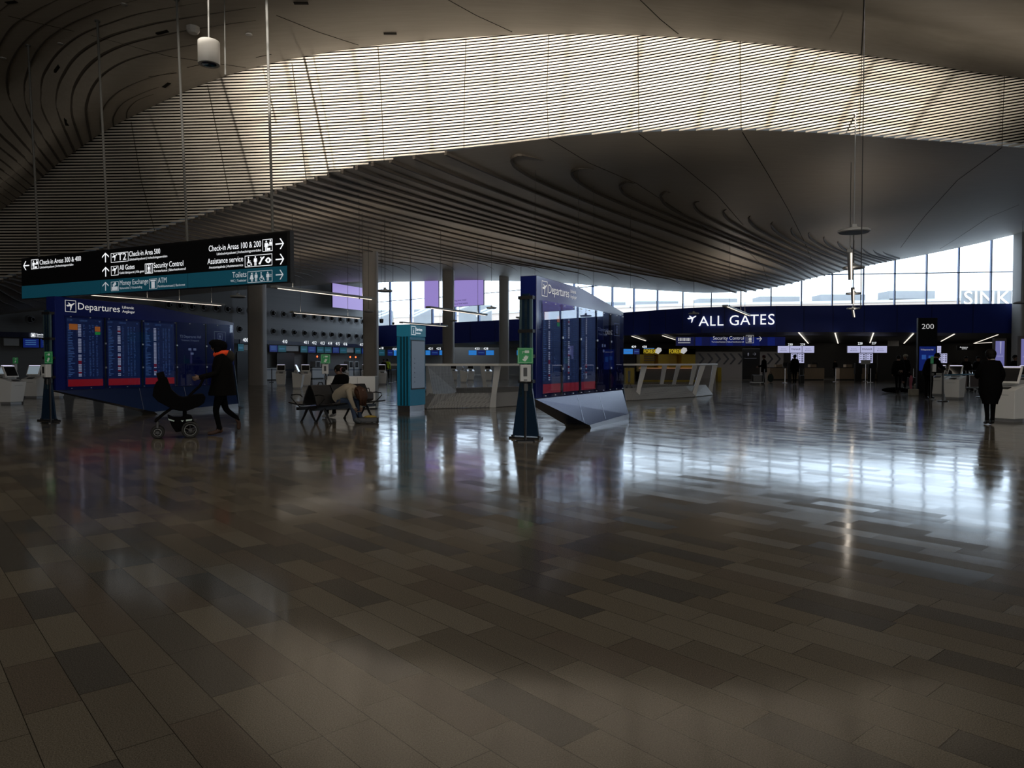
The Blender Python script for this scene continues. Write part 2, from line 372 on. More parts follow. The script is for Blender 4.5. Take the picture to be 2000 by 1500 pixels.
# ---- ceiling: boundaries of the slatted slope as seen, each at its own distance
T_ = [(-600, 640), (-200, 540), (0, 412), (50, 374), (100, 330), (200, 259), (300, 207), (400, 163), (500, 131), (600, 109), (700, 93), (800, 81), (900, 73), (1000, 68), (1100, 66), (1200, 67), (1300, 71), (1400, 77), (1500, 86), (1600, 96), (1700, 109), (1800, 124), (1900, 140), (2000, 153), (2300, 195), (2700, 240), (3200, 250)]
B_ = [(-600, 690), (-200, 615), (0, 548), (43, 534), (100, 516), (174, 493), (298, 453), (398, 420), (500, 386), (600, 353), (660, 336), (720, 320), (800, 306), (870, 297), (950, 286), (1000, 279), (1070, 270), (1112, 266), (1183, 261), (1240, 258), (1350, 255), (1450, 254), (1550, 257), (1650, 263), (1750, 270), (1850, 277), (2000, 289), (2300, 318), (2700, 345), (3200, 355)]
H_ = [(-600, 650+60), (-200, 640), (0, 615), (250, 588), (515, 563), (738, 552), (870, 549), (1000, 549), (1100, 553), (1213, 562), (1330, 570), (1400, 572), (1500, 563), (1600, 540), (1700, 518), (1800, 499), (1900, 478), (1985, 458), (2300, 400), (2700, 395), (3200, 395)]
def dT(u): return smooth_t([(-600, 30), (0, 24), (200, 21), (500, 18.8), (1000, 17.6), (1500, 16.8), (2000, 16), (2700, 15)], u)
def dB(u): return smooth_t([(-600, 33), (0, 27), (200, 24.2), (500, 22.3), (1000, 20.6), (1500, 19.6), (2000, 18.8), (2700, 17.5)], u)
def Tv(u): return smooth_t(T_, u)
def Bv(u): return smooth_t(B_, u)
def Hv(u): return smooth_t(H_, u)
def dH(u): return hit(max(-400, min(2950, u))).y
def d_eye(u, v):
    t = (v-Tv(u))/max(4, Bv(u)-Tv(u)); t = max(-.05, min(1.05, t)); return dT(u)+(dB(u)-dT(u))*t
def d_back(u, v):
    a = Bv(u); b = Hv(u); t = max(-.03, min(1.02, (v-a)/max(5, b-a))); return 1/((1-t)/dB(u)+t/dH(u))
def d_front(u, v):
    tv = Tv(u); zt = P(u, tv, dT(u)).z; s = max(0, min(1, (tv-v)/240.)); s = s*s*(3-2*s)
    z = zt+(9.2-zt)*s; r = ray(u, v); return (z-EYE)/r.z*r.y
def grid(rows, mb):
    n = len(rows[0]); vs = [p for r in rows for p in r]
    mb.add(vs, [(i*n+j, i*n+j+1, (i+1)*n+j+1, (i+1)*n+j) for i in range(len(rows)-1) for j in range(n-1)])
US = [-600+25*i for i in range(146)]
rows = []
for k in range(22):
    t = (k/21.)**1.3; rows.append([P(u, Tv(u)-t*340, d_front(u, Tv(u)-t*340)) for u in US])
last = rows[-1]
rows.append([Vector((p.x*.8, 4, 9.2)) for p in last]); rows.append([Vector((p.x*.8+(20 if p.x > 0 else -20)*0, -14, 9.2)) for p in last])
m = MB(); m.m = 0; grid(rows, m)
wide = MB()
rows = [[P(u, Bv(u)+(Hv(u)-Bv(u))*t/24., d_back(u, Bv(u)+(Hv(u)-Bv(u))*t/24.)) for u in US] for t in range(25)]
grid(rows, m)
# deck that closes the shell above
m.prism([(-60, -14), (70, -14), (70, 45.6), (33, 50.5), (22.2, 52), (13.3, 53.5), (8.4, 57.5), (-1.2, 68.5), (-14.6, 79.5), (-60, 79.5)], 13.6, 13.9)
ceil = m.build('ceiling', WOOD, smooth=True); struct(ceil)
# black sheet behind the slats, its colour standing in for shade in the gaps
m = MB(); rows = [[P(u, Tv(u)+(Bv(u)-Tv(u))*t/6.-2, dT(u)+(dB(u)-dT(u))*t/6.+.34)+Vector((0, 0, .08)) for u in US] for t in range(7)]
grid(rows, m); m.build('gap_shade_sheet', GAPSHADE, ceil)
# slats: level curves of the slope, each a solid batten with its face towards the hall
def gslope(u):
    return -smooth_t([(-600, .0), (0, .004), (300, .02), (600, .045), (950, .105), (1100, .14), (1300, .19), (1600, .20), (1850, .185), (2000, .17), (2700, .15)], u)
STEP = 12
G = {}; acc = 0
for u in range(-300, 2401, STEP): G[u] = acc; acc += gslope(u+STEP/2)*STEP
def vline(v0, u):               # v0 = height at u=1000
    a = -300+int((u+300)//STEP)*STEP; b = a+STEP; f = (u-a)/STEP
    g1000 = G[996]+(G[1008]-G[996])*(4/12.)
    return v0+(G[a]+((G.get(b, G[a]))-G[a])*f)-g1000
m = MB(); PERIOD = 5.75
v0 = -170
nsl = 0
while v0 < 640:
    run = []
    us = list(range(-288, 2380, STEP))
    def inside(u): v = vline(v0, u); return Tv(u)-1.0 <= v <= Bv(u)+.5
    segs = []; cur = []
    for u in us:
        if inside(u): cur.append(u)
        else:
            if len(cur) > 1: segs.append(cur)
            cur = []
    if len(cur) > 1: segs.append(cur)
    for sg in segs:
        # refine the ends to the boundary
        def refine(ui, uo):
            for _ in range(7):
                um = (ui+uo)/2
                if inside(um): ui = um
                else: uo = um
            return ui
        a = refine(sg[0], sg[0]-STEP); b = refine(sg[-1], sg[-1]+STEP)
        full = ([a] if a < sg[0]-.5 else [])+sg+([b] if b > sg[-1]+.5 else [])
        vs = []; fs = []
        for u in full:
            v = vline(v0, u); d = d_eye(u, v); p = P(u, v, d); hh = PERIOD*.50*d/FP
            dr = Vector((p.x*.3, p.y, 0)).normalized()
            # face leans slightly, 45 mm thick
            vs += [p, p+Vector((0, 0, hh)), p+Vector((0, 0, hh))+dr*.022, p+dr*.022]
        for i in range(len(full)-1):
            q = i*4
            for j in range(4): fs.append((q+j, q+(j+1) % 4, q+4+(j+1) % 4, q+4+j))
        fs.append((0, 3, 2, 1)); q = (len(full)-1)*4; fs.append((q, q+1, q+2, q+3))
        m.add(vs, fs); nsl += 1
    v0 += PERIOD
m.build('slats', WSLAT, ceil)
# ---- ridges: the same level steps running on across the wooden soffits
def ribbon(mb, pts, dfun, w=.07, h=.06, taper=(0, 0)):
    """thin step standing off the soffit along a traced level line"""
    # resample
    out = [Vector(pts[0])]
    for a, b in zip(pts, pts[1:]):
        a = Vector(a); b = Vector(b); n = max(1, int((b-a).length/9))
        for i in range(1, n+1): out.append(a+(b-a)*i/n)
    n = len(out); vs = []; fs = []; ok = 0
    prev = None
    W3 = [P(q.x, q.y, dfun(q.x, q.y)) for q in out]
    for i, p in enumerate(W3):
        t = (W3[min(i+1, n-1)]-W3[max(i-1, 0)]); t.z = 0
        if t.length < 1e-6: t = Vector((1, 0, 0))
        t.normalize(); s = Vector((-t.y, t.x, 0)); k = 1.0
        if taper[0]: k = min(k, .08+i/taper[0])
        if taper[1]: k = min(k, .08+(n-1-i)/taper[1])
        a = s*w*.5*k; hz = Vector((0, 0, -h*k)); up = Vector((0, 0, .05 if h > .008 else .0))
        vs += [p-a+up, p-a+hz, p+a+hz, p+a+up]
    for i in range(n-1):
        q = i*4
        for j in range(4): fs.append((q+j, q+(j+1) % 4, q+4+(j+1) % 4, q+4+j))
    fs.append((0, 3, 2, 1)); q = (n-1)*4; fs.append((q, q+1, q+2, q+3))
    mb.add(vs, fs)
def bez(a, b, c, d, n=16):
    return [((1-t)**3*a[0]+3*(1-t)**2*t*b[0]+3*(1-t)*t*t*c[0]+t**3*d[0], (1-t)**3*a[1]+3*(1-t)**2*t*b[1]+3*(1-t)*t*t*c[1]+t**3*d[1]) for t in [i/n for i in range(n+1)]]
m = MB()
starts = [870, 808, 762, 727, 696, 668, 642, 618, 596]
u = 576; st = 19.
while u > -280: starts.append(u); u -= st; st = max(14.2, st-.4)
ends = [(1560, 549), (1547, 553), (1532, 556), (1518, 559), (1503, 562), (1490, 564), (1476, 567), (1458, 569), (1438, 571)]
hooks = [(1400, 565), (1332, 557), (1270, 552), (1210, 546), (1155, 545), (1105, 539), (1056, 533), (1011, 529), (966, 527), (926, 526), (890, 527), (855, 527), (824, 530), (795, 531), (766, 532), (740, 534), (714, 536), (689, 539), (665, 541), (641, 542), (619, 546), (597, 548), (575, 550), (550, 552), (525, 554), (498, 556), (470, 559), (442, 562), (415, 564), (388, 567), (360, 570), (332, 573), (303, 576), (274, 579), (245, 582), (216, 585), (186, 588), (156, 591), (126, 595), (96, 598), (66, 601), (36, 604), (6, 608), (-24, 612), (-54, 616), (-84, 620)]
ends = ends+[None]*0
for k, us_ in enumerate(starts):
    a = (us_, Bv(us_)+.5)
    if k < 9:
        e = ends[k]; s0 = .46-.02*k; s1 = .24+.008*k; hk = False
    elif k-9 < len(hooks):
        e = hooks[k-9]; s0 = max(.16, .30-.004*(k-9)); s1 = .22; hk = True
    else: break
    dx = e[0]-a[0]
    if not hk:
        pts = bez(a, (a[0]+dx*.3, a[1]+dx*.3*s0), (e[0]-dx*.3, e[1]-dx*.3*s1), e, 24); tp = (0, 0)
    else:
        f = (e[0]-26, e[1]-12.5); dx = f[0]-a[0]
        sl = (f[1]-a[1])/dx
        pts = bez(a, (a[0]+dx*.33, a[1]+dx*.33*min(s0, sl*1.25)), (f[0]-dx*.3, f[1]-dx*.3*sl*.80), f, 20)+[(e[0]-18, e[1]-10), (e[0]-11, e[1]-7), (e[0]-5, e[1]-3.5), (e[0], e[1]+1)]; tp = (0, 10)
    ribbon(m, pts, d_back, .06+.02*(us_ > 500), .075, tp)
HK = [[(1062, 313), (1018, 301), (1000, 306), (1001, 315), (1010, 326), (1050, 350), (1118, 380), (1200, 412), (1300, 448), (1400, 484), (1500, 520), (1571, 546)],
      [(1160, 330), (1130, 328), (1117, 333), (1120, 343), (1135, 356), (1170, 376), (1240, 406), (1330, 441), (1430, 478), (1520, 513), (1583, 543)],
      [(1240, 358), (1222, 354), (1211, 361), (1214, 369), (1225, 380), (1270, 402), (1340, 432), (1430, 468), (1530, 508), (1596, 540)],
      [(1310, 376), (1297, 374), (1290, 381), (1293, 388), (1305, 401), (1350, 426), (1430, 461), (1530, 502), (1611, 537)],
      [(1366, 393), (1356, 395), (1358, 404), (1374, 418), (1430, 447), (1520, 487), (1625, 533)],
      [(1419, 408), (1413, 412), (1416, 420), (1432, 434), (1480, 462), (1560, 498), (1640, 530)],
      [(1466, 421), (1462, 425), (1466, 433), (1482, 447), (1530, 473), (1600, 505), (1655, 526)],
      [(1509, 433), (1506, 438), (1512, 447), (1530, 461), (1580, 486), (1670, 523)],
      [(1547, 444), (1545, 449), (1552, 459), (1580, 477), (1630, 500), (1684, 520)],
      [(1581, 453), (1579, 458), (1588, 468), (1620, 486), (1697, 517)],
      [(1610, 462), (1609, 467), (1620, 478), (1650, 493), (1709, 515)],
      [(1637, 471), (1637, 475), (1650, 486), (1680, 499), (1721, 512)],
      [(1661, 478), (1663, 483), (1678, 493), (1731, 510)], [(1684, 484), (1688, 489), (1703, 498), (1741, 508)],
      [(1705, 488), (1710, 493), (1722, 499), (1749, 506)], [(1724, 491), (1732, 496), (1757, 504)]]
for h in HK:
    tb = smooth_chain = []
    pts = [Vector(p) for p in h]
    cr = []
    for i in range(len(pts)-1):
        p0 = pts[max(i-1, 0)]; p1 = pts[i]; p2 = pts[i+1]; p3 = pts[min(i+2, len(pts)-1)]
        for t in (0, .25, .5, .75):
            cr.append(.5*((2*p1)+(p2-p0)*t+(2*p0-5*p1+4*p2-p3)*t*t+(3*p1-p0-3*p2+p3)*t**3))
    cr.append(pts[-1]); ribbon(m, [tuple(q) for q in cr], d_back, .07, .085, (7, 0))
# nested arcs over the sign, turning down into the slat ends
ARC = [[(178, 273), (169, 229), (169, 203), (182, 169), (208, 140), (255, 115), (330, 96), (420, 80)],
       [(161, 284), (143, 234), (140, 203), (148, 166), (177, 125), (221, 96), (286, 75), (390, 55), (500, 40)],
       [(146, 296), (114, 221), (112, 182), (125, 146), (156, 104), (208, 73), (286, 49), (364, 34), (500, 14)],
       [(131, 306), (86, 221), (81, 182), (86, 146), (112, 104), (156, 68), (221, 42), (286, 23), (400, 4)],
       [(118, 316), (60, 226), (48, 177), (55, 135), (78, 91), (117, 57), (182, 26), (247, 5), (300, -8)],
       [(105, 326), (70, 280), (29, 213), (14, 169), (18, 130), (39, 91), (73, 57), (117, 29), (169, 5), (230, -18)],
       [(94, 335), (50, 285), (0, 226), (-22, 180), (-20, 130), (0, 86), (26, 49), (68, 21), (104, 3), (160, -22)],
       [(84, 344), (40, 300), (0, 263), (-60, 200), (-70, 130), (-40, 60), (20, 5), (80, -30)],
       [(73, 353), (40, 322), (0, 290), (-70, 230)], [(62, 362), (30, 336), (0, 313), (-60, 268)], [(54, 371), (25, 348), (0, 331), (-60, 290)],
       [(44, 379), (20, 362), (0, 348), (-60, 310)], [(34, 388), (0, 364), (-60, 326)], [(25, 395), (0, 378), (-60, 342)], [(16, 404), (0, 393), (-60, 358)],
       [(200, 258), (197, 235), (205, 205), (232, 178), (280, 156), (340, 140)], [(222, 245), (222, 228), (238, 203), (270, 185), (310, 170)], [(247, 230), (250, 214), (268, 196), (300, 184)]]
for a in ARC:
    pts = [Vector(p) for p in a]; cr = []
    for i in range(len(pts)-1):
        p0 = pts[max(i-1, 0)]; p1 = pts[i]; p2 = pts[i+1]; p3 = pts[min(i+2, len(pts)-1)]
        for t in (0, .2, .4, .6, .8): cr.append(.5*((2*p1)+(p2-p0)*t+(2*p0-5*p1+4*p2-p3)*t*t+(3*p1-p0-3*p2+p3)*t**3))
    cr.append(pts[-1])
    ribbon(m, [tuple(q) for q in cr], d_front, .055, .030, (0, 34))
m.build('step_edges', mat('step_shade', (.07, .056, .042), .7), ceil)  # dark tone puts the shade of the step risers into the colour
# panel joints
m = MB()
def joint(pts, df, w=.02): ribbon(m, pts, df, w, .004)
for a in ([(1071, 270), (1150, 318), (1243, 358), (1400, 395+65), (1450, 480), (1490, 520), (1500, 550)], [(1248, 262), (1330, 322), (1400, 380), (1452, 440)],
          [(1450, 258), (1500, 340), (1540, 410), (1570, 470), (1590, 520)], [(1957, 288), (1870, 352), (1808, 420), (1780, 455), (1759, 484)], [(1990, 400), (1930, 425), (1870, 465), (1836, 486)]):
    joint(a, d_back)
for a in ([(1688, -20), (1686, 40), (1683, 106)], [(1230, -20), (1290, 38), (1325, 66)], [(840, -20), (930, 30), (1000, 62)], [(540, 30), (620, 62), (700, 88)], [(15, 31), (175, 68), (330, 110), (480, 132)], [(290, 150), (345, 142)], [(365, 132), (400, 124)], [(500, 112), (530, 106)]):
    joint(a, d_front, .016)
m.build('panel_joints', DKGAP, ceil)
m = MB()
for a in ([(1072, 66), (1068, 180), (1071, 268)], [(910, 76), (907, 180), (906, 290)], [(570, 124), (585, 240), (598, 352)], [(738, 90), (745, 200), (750, 316)], [(1246, 70), (1247, 160), (1248, 258)], [(1446, 80), (1447, 170), (1448, 254)], [(1683, 108), (1681, 190), (1679, 264)], [(1962, 148), (1959, 220), (1957, 286)], [(405, 166), (430, 290), (450, 396)], [(256, 238), (275, 350), (302, 450)]):
    ribbon(m, a, lambda u, v: d_eye(u, v)-.03, .012, .004)
m.build('slat_joints', DKGAP, ceil)
# vents in the soffit
for (u, v, du, dv) in ((318, 64, 16, -4), (113, 136, 6, -8), (130, 239, 2, 8), (325, 166, 8, -6), (22, 4, 14, -2), (588, 6, 20, 0), (762, 65, 18, 0)):
    m = MB(); ribbon(m, [(u-du*.7, v-dv*.7), (u+du*.7, v+dv*.7)], d_front, .09, .012); m.build('vent_slot', DKGAP, ceil)

# ---- walls
wl = PER[:4]
def wall_poly(name, line, z0, z1, mt, th=.3, out=1):
    m = MB()
    for (a, b) in zip(line, line[1:]):
        dx, dy = b[0]-a[0], b[1]-a[1]; L = math.hypot(dx, dy); nx, ny = -dy/L*th*out, dx/L*th*out
        m.prism([(a[0], a[1]), (b[0], b[1]), (b[0]+nx, b[1]+ny), (a[0]+nx, a[1]+ny)], z0, z1)
    return struct(m.build(name, mt))
wp = wood_mat('grey_panel_rows', (.15, .15, .15), (.20, .198, .195), .6, (.05, .05, 7))
wall_poly('wall_left', wl, 0, 13.6, wp)
wall_poly('wall_side', [(-46, -14), (-46, 20)], 0, 13.6, WALLG)
wall_poly('wall_right', [(64, 46), (64, -14)], 0, 13.6, WALLG)
wall_poly('wall_recess', [(64, 102), (64, 46.2)], 0, 3.6, WALLG)
# wall behind the viewer with an invented opening that shapes the light on the slats
m = MB(); yb = -14
def back_open(u, v):      # where the ray from the slat spot to the slope crosses the back wall
    d = d_eye(u, v); p = P(u, v, d); s = Vector(SPOTP); t = (yb-s.y)/(p.y-s.y); q = s+(p-s)*t; return q.x, q.z
nx = 60; us2 = [150+i*(1800/nx) for i in range(nx+1)]
top = [back_open(u, Tv(u)+1+max(0, u-1450)*.035) for u in us2]; bot = [back_open(u, Bv(u)-1) for u in us2]
xl, xr = top[0][0], top[-1][0]
m.box(-46, min(xl, bot[0][0])-.0, yb-.3, yb, 0, 13.6); m.box(max(xr, bot[-1][0]), 64, yb-.3, yb, 0, 13.6)
x0b = min(xl, bot[0][0]); x1b = max(xr, bot[-1][0])
def at_x(L, x):
    if x <= L[0][0]: return L[0][1]
    for a, b in zip(L, L[1:]):
        if x <= b[0]: return a[1]+(b[1]-a[1])*(x-a[0])/(b[0]-a[0])
    return L[-1][1]
xs = [x0b+(x1b-x0b)*i/80 for i in range(81)]
for a, b in zip(xs, xs[1:]):
    m.xz([(a, at_x(top, a)), (b, at_x(top, b)), (b, 13.6), (a, 13.6)], yb-.3, yb)
    m.xz([(a, 0), (b, 0), (b, at_x(bot, b)), (a, at_x(bot, a))], yb-.3, yb)
struct(m.build('wall_back', WALLG))
m = MB(); x = x0b+.3
while x < x1b:
    m.box(x, x+.035, yb-.2, yb-.05, at_x(bot, x)-.05, at_x(top, x)+.05); x += .85
for k in range(1, 5):
    for a, b in zip(xs[::2], xs[2::2]):
        z1 = at_x(bot, a)+(at_x(top, a)-at_x(bot, a))*k/5; z2 = at_x(bot, b)+(at_x(top, b)-at_x(bot, b))*k/5
        m.add([(a, yb-.15, z1), (b, yb-.15, z2), (b, yb-.15, z2+.03), (a, yb-.15, z1+.03), (a, yb-.1, z1), (b, yb-.1, z2), (b, yb-.1, z2+.03), (a, yb-.1, z1+.03)],
              [(0, 1, 2, 3), (4, 7, 6, 5), (0, 4, 5, 1), (3, 2, 6, 7)])
struct(m.build('slat_light_bars', BLACKM))  # unseen bars added to break the slat light into patches

# ---- curved blue band, glazing above it, lower hall under it
BL = PER[3:]
def offs(line, t):
    out = []
    for i, p in enumerate(line):
        a = line[max(i-1, 0)]; b = line[min(i+1, len(line)-1)]; dx, dy = b[0]-a[0], b[1]-a[1]; L = math.hypot(dx, dy)
        out.append((p[0]-dy/L*t, p[1]+dx/L*t))
    return out
BLd = []
for i in range(len(BL)-1):
    for k in range(5): f = k/5.; BLd.append((BL[i][0]*(1-f)+BL[i+1][0]*f, BL[i][1]*(1-f)+BL[i+1][1]*f))
BLd.append(BL[-1])
# soften the corner points
for _ in range(3):
    BLd = [BLd[0]]+[((a[0]+b[0]*2+c[0])/4, (a[1]+b[1]*2+c[1])/4) for a, b, c in zip(BLd, BLd[1:], BLd[2:])]+[BLd[-1]]
def zhit(v, u): p = hit(u, BLd); r = ray(u, v); return EYE+r.z*(p.y/r.y)
def z_low(p): u = 1000+p[0]/p[1]*FP; vv = smooth_t([(738, 677.5), (850, 672), (975, 667), (1213, 655.5), (1362, 650.5), (1620, 648.5), (1980, 651), (2900, 651)], u); return EYE+(710-vv)/FP*p[1]
def z_up(p): u = 1000+p[0]/p[1]*FP; vv = smooth_t([(738, 636.5), (975, 625.5), (1100, 618), (1213, 611), (1362, 601), (1500, 598), (1620, 597), (1980, 593), (2900, 588)], u); return EYE+(710-vv)/FP*p[1]
m = MB(); IN = offs(BLd, .35); vs = []; fs = []
for p, q in zip(BLd, IN): vs += [(p[0], p[1], z_low(p)), (p[0], p[1], z_up(p)), (q[0], q[1], z_up(p)), (q[0], q[1], z_low(p))]
n = len(BLd)
for i in range(n-1):
    for j in range(4): fs.append((i*4+j, i*4+(j+1) % 4, i*4+4+(j+1) % 4, i*4+4+j))
fs += [(0, 3, 2, 1), ((n-1)*4, (n-1)*4+1, (n-1)*4+2, (n-1)*4+3)]
m.add(vs, fs); band = struct(m.build('trim_1', BAND)); band['label'] = 'blue fascia band'
m = MB()
for i, p in enumerate(BLd):
    if i % 1 == 0 and i > 0:
        q = offs(BLd, -.012)[i]; m.box(q[0]-.012, q[0]+.012, q[1]-.012, q[1]+.012, z_low(p), z_up(p))
m.build('panel_joints', mat('band_joint', (.004, .008, .05), .6), band)
# recess: ceiling, back wall
RB = offs(BLd, 24)
m = MB(); vs = []
for p, q in zip(BLd, [(-24, 96), ]*0+RB): vs += [(p[0], p[1]+.05, z_low(p)), (q[0], max(q[1], 78), 3.45)]
m.add(vs, [(i*2, i*2+2, i*2+3, i*2+1) for i in range(n-1)])
m.add([(-40, 79, 3.4), (-14.6, 79, 3.4), (-5, 101, 3.4), (-40, 101, 3.4)], [(0, 1, 2, 3)])
rc = struct(m.build('ceiling_low', mat('recess_ceiling', (.05, .055, .065), .6)))
m = MB(); m.box(-40, 64, 95, 95.3, 0, 3.6); m.box(8, 64, 76, 76.2, 0, 3.5); struct(m.build('wall_rear', mat('rear_wall', (.06, .055, .05), .6, noise=.1, nscale=1)))
m = MB(); m.box(-40, 70, 102, 102.3, 0, 5.2); struct(m.build('wall_outer', GREYO))
# glazing
def glazing(name, ua, ub, first, spacing, mull, ztr):
    L = BLd
    # arc-length table
    pts = [hit(u, L) for u in range(ua, ub+1, 4)]
    g = MB(); f = MB(); acc = first
    for a, b, u in zip(pts, pts[1:], range(ua, ub, 4)):
        za, zb = zhit(Hv(u)-2, u), zhit(Hv(u+4)-2, u+4); la, lb = z_up(a), z_up(b)
        g.add([(a.x, a.y+.15, la), (b.x, b.y+.15, lb), (b.x, b.y+.15, zb), (a.x, a.y+.15, za)], [(0, 1, 2, 3)])
        d = (b-a); L_ = d.length; t = d.normalized(); nn = Vector((-t.y, t.x, 0))
        acc += L_
        if acc >= spacing:
            acc -= spacing; p = b-t*acc; w = mull
            f.prism([(p.x+t.x*sx*w+nn.x*sy, p.y+t.y*sx*w+nn.y*sy) for sx, sy in ((-.5, .05), (.5, .05), (.5, .26), (-.5, .26))], la-.02, max(za, zb)+.1)
        for z in ztr:
            if z < min(za, zb): f.add([(a.x, a.y+.08, z-.03), (b.x, b.y+.08, z-.03), (b.x, b.y+.08, z+.03), (a.x, a.y+.08, z+.03), (a.x, a.y+.2, z-.03), (b.x, b.y+.2, z-.03), (b.x, b.y+.2, z+.03), (a.x, a.y+.2, z+.03)], [(0, 1, 2, 3), (4, 7, 6, 5), (0, 4, 5, 1), (3, 2, 6, 7)])
        # head rail
        f.add([(a.x, a.y+.02, za-.02), (b.x, b.y+.02, zb-.02), (b.x, b.y+.02, zb+.06), (a.x, a.y+.02, za+.06)], [(0, 1, 2, 3)])
    o = struct(f.build(name, mat('mullion_'+name, (.10, .14, .26), .5))); g.build('glass', GLASS, o); return o
glazing('window_1', 734, 1040, 1.0, 3.15, .16, [7.9])
glazing('window_2', 1040, 2880, 1.3, 2.05, .07, [7.55])
# columns
def column(u0, u1, d, ztop, name):
    a = P((u0+u1)/2, 700, d); w = (u1-u0)/FP*d
    m = MB(); r = w*.18; h = w/2
    pts = []
    for cx, cy, a0 in ((h-r, h-r, 0), (-h+r, h-r, 90), (-h+r, -h+r, 180), (h-r, -h+r, 270)):
        for k in range(4): an = R(a0+k*30); pts.append((a.x+cx+r*math.cos(an), a.y+cy+r*math.sin(an)))
    m.prism(pts, 0, ztop); return struct(m.build(name, COLUMN, smooth=True))
column(488, 518, 46.3, 8.6, 'trim_2'); column(711, 738, 46.3, 9.5, 'trim_3'); column(865, 887, 60, 9.4, 'trim_4'); column(975, 994, 63, 9.4, 'trim_5')
column(1983, 2016, 49, 12.5, 'trim_6'); column(1736, 1752, 68, 3.5, 'trim_7')
# outside: terrace roofs and buildings seen through the glass
m = MB(); RT = offs(BLd, 23)
m.add([c for p, q in zip(BLd, RT) for c in ((p[0], p[1]+.4, z_up(p)-.25), (q[0], q[1], z_up(p)-.25))], [(i*2, i*2+2, i*2+3, i*2+1) for i in range(n-1)]); struct(m.build('roof_terrace', mat('white_roof_gravel', (.75, .75, .74), .8)))
m = MB(); m.add([(-200, 60, -.5), (200, 60, -.5), (200, 300, -.5), (-200, 300, -.5)], [(0, 1, 2, 3)]); m.box(-90, 100, 112, 112.6, 0, 0.1)
struct(m.build('ground_outside', mat('outside_ground', (.65, .65, .65), .8)))
# outside: long low pale building, roof machine rooms, lettering on a roof
def wing_d(u): # distance of the wing's front under the ray of column u
    r = ray(u, 600); return (131.25)/(1+.2344*r.x/r.y)
ob = thing('terminal_wing', 'long low pale building outside beyond the glass, above the blue fascia', 'building')
def wp_(u, v, off=0): return P(u, v, wing_d(u)+off)
us3 = list(range(500, 2201, 50)); LO = [(500, 634), (738, 622), (975, 612), (1213, 601), (1400, 596), (1600, 593), (1980, 585), (2200, 580)]
for nm, dv0, dv1, mt, th in (('wall', 0, 0, PALEWALL, 8), ('parapet', 0, -5, ROOFW, 8.2)):
    m = MB(); vs = []
    for u in us3:
        v = smooth_t(LO, u); p = wp_(u, v, 0 if nm == 'wall' else -.2); q = wp_(u, v+dv1, 0 if nm == 'wall' else -.2); zb = 5 if nm == 'wall' else p.z+.001
        top_ = p.z if nm == 'wall' else q.z
        vs += [(p.x, p.y, zb), (p.x, p.y, top_), (p.x, p.y+th, top_), (p.x, p.y+th, zb)]
    n_ = len(us3); fs = [(i*4+j, i*4+(j+1) % 4, i*4+4+(j+1) % 4, i*4+4+j) for i in range(n_-1) for j in range(4)]+[(0, 3, 2, 1), (n_*4-4, n_*4-3, n_*4-2, n_*4-1)]
    m.add(vs, fs); m.build(nm, mt, ob)
for i, (u0, u1, vt, vb) in enumerate([(1243, 1325, 588, 606), (1365, 1440, 583, 602), (1484, 1562, 579, 597), (1604, 1690, 575, 596), (1737, 1826, 568, 592), (1184, 1222, 590, 612)]):
    d = wing_d((u0+u1)/2)+9.5; m = MB(); p = P(u0, vt, d); q = P(u1, vb, d)
    m.box(p.x, q.x, d, d+4, 4, p.z); m.box(p.x-1.4, q.x+1.4, d, d+4, 4, q.z+(p.z-q.z)*.35)
    o = m.build('roof_plant_room', GREYO)
    tag(o, 'grey roof plant room outside, seen over the blue fascia, '+['above the yellow kiosks', 'above the airliner symbol', 'above the wall lettering', 'beyond the lowest pendant lamps', 'left of the black 200 pillar top', 'leftmost, beside the nearer flight board'][i], 'building', 'roof plant rooms outside')
# stair flights outside on the left
o = thing('outdoor_escalator', 'pale covered escalator flights outside beyond the left glazing', 'escalator')
for (u0, v0, u1, v1) in ((808, 618, 838, 604), (808, 613, 838, 600), (740, 614, 764, 605), (740, 619, 764, 610), (898, 603, 935, 590), (930, 618, 972, 600), (930, 612, 972, 595)):
    m = MB(); p = P(u0, v0, 122); q = P(u1, v1, 122); m.tube([p, q], .16, 6); m.build('handrail', ROOFW, o)
for (u0, u1, vt) in ((738, 764, 606), (808, 842, 604), (896, 960, 596)):
    m = MB(); p = P(u0, vt, 124); q = P(u1, vt, 124); m.box(p.x, q.x, 124, 126, 0, p.z); m.build('cladding', GREYO, o)
o = thing('roof_lettering', 'large white letters SINKI standing on the roof outside at right', 'sign', (0, 0, 0))
d_ = 106; p = P(1881, 586, d_); q = P(1981, 564, d_); fr = MB(); fr.box(p.x, q.x, d_+.3, d_+.5, p.z-1.4, p.z+1.4); fr.build('frame', GREYO, o)
m = MB(); text_into(m, 'SINKI', p.x+.2, p.z-.6, 1.9, d_+.1, w=(q.x-p.x)*.98); m.build('letters', mat('roof_letter_white', (.9, .9, .9), .5, emit=(1, 1, 1), es=1.0), o)

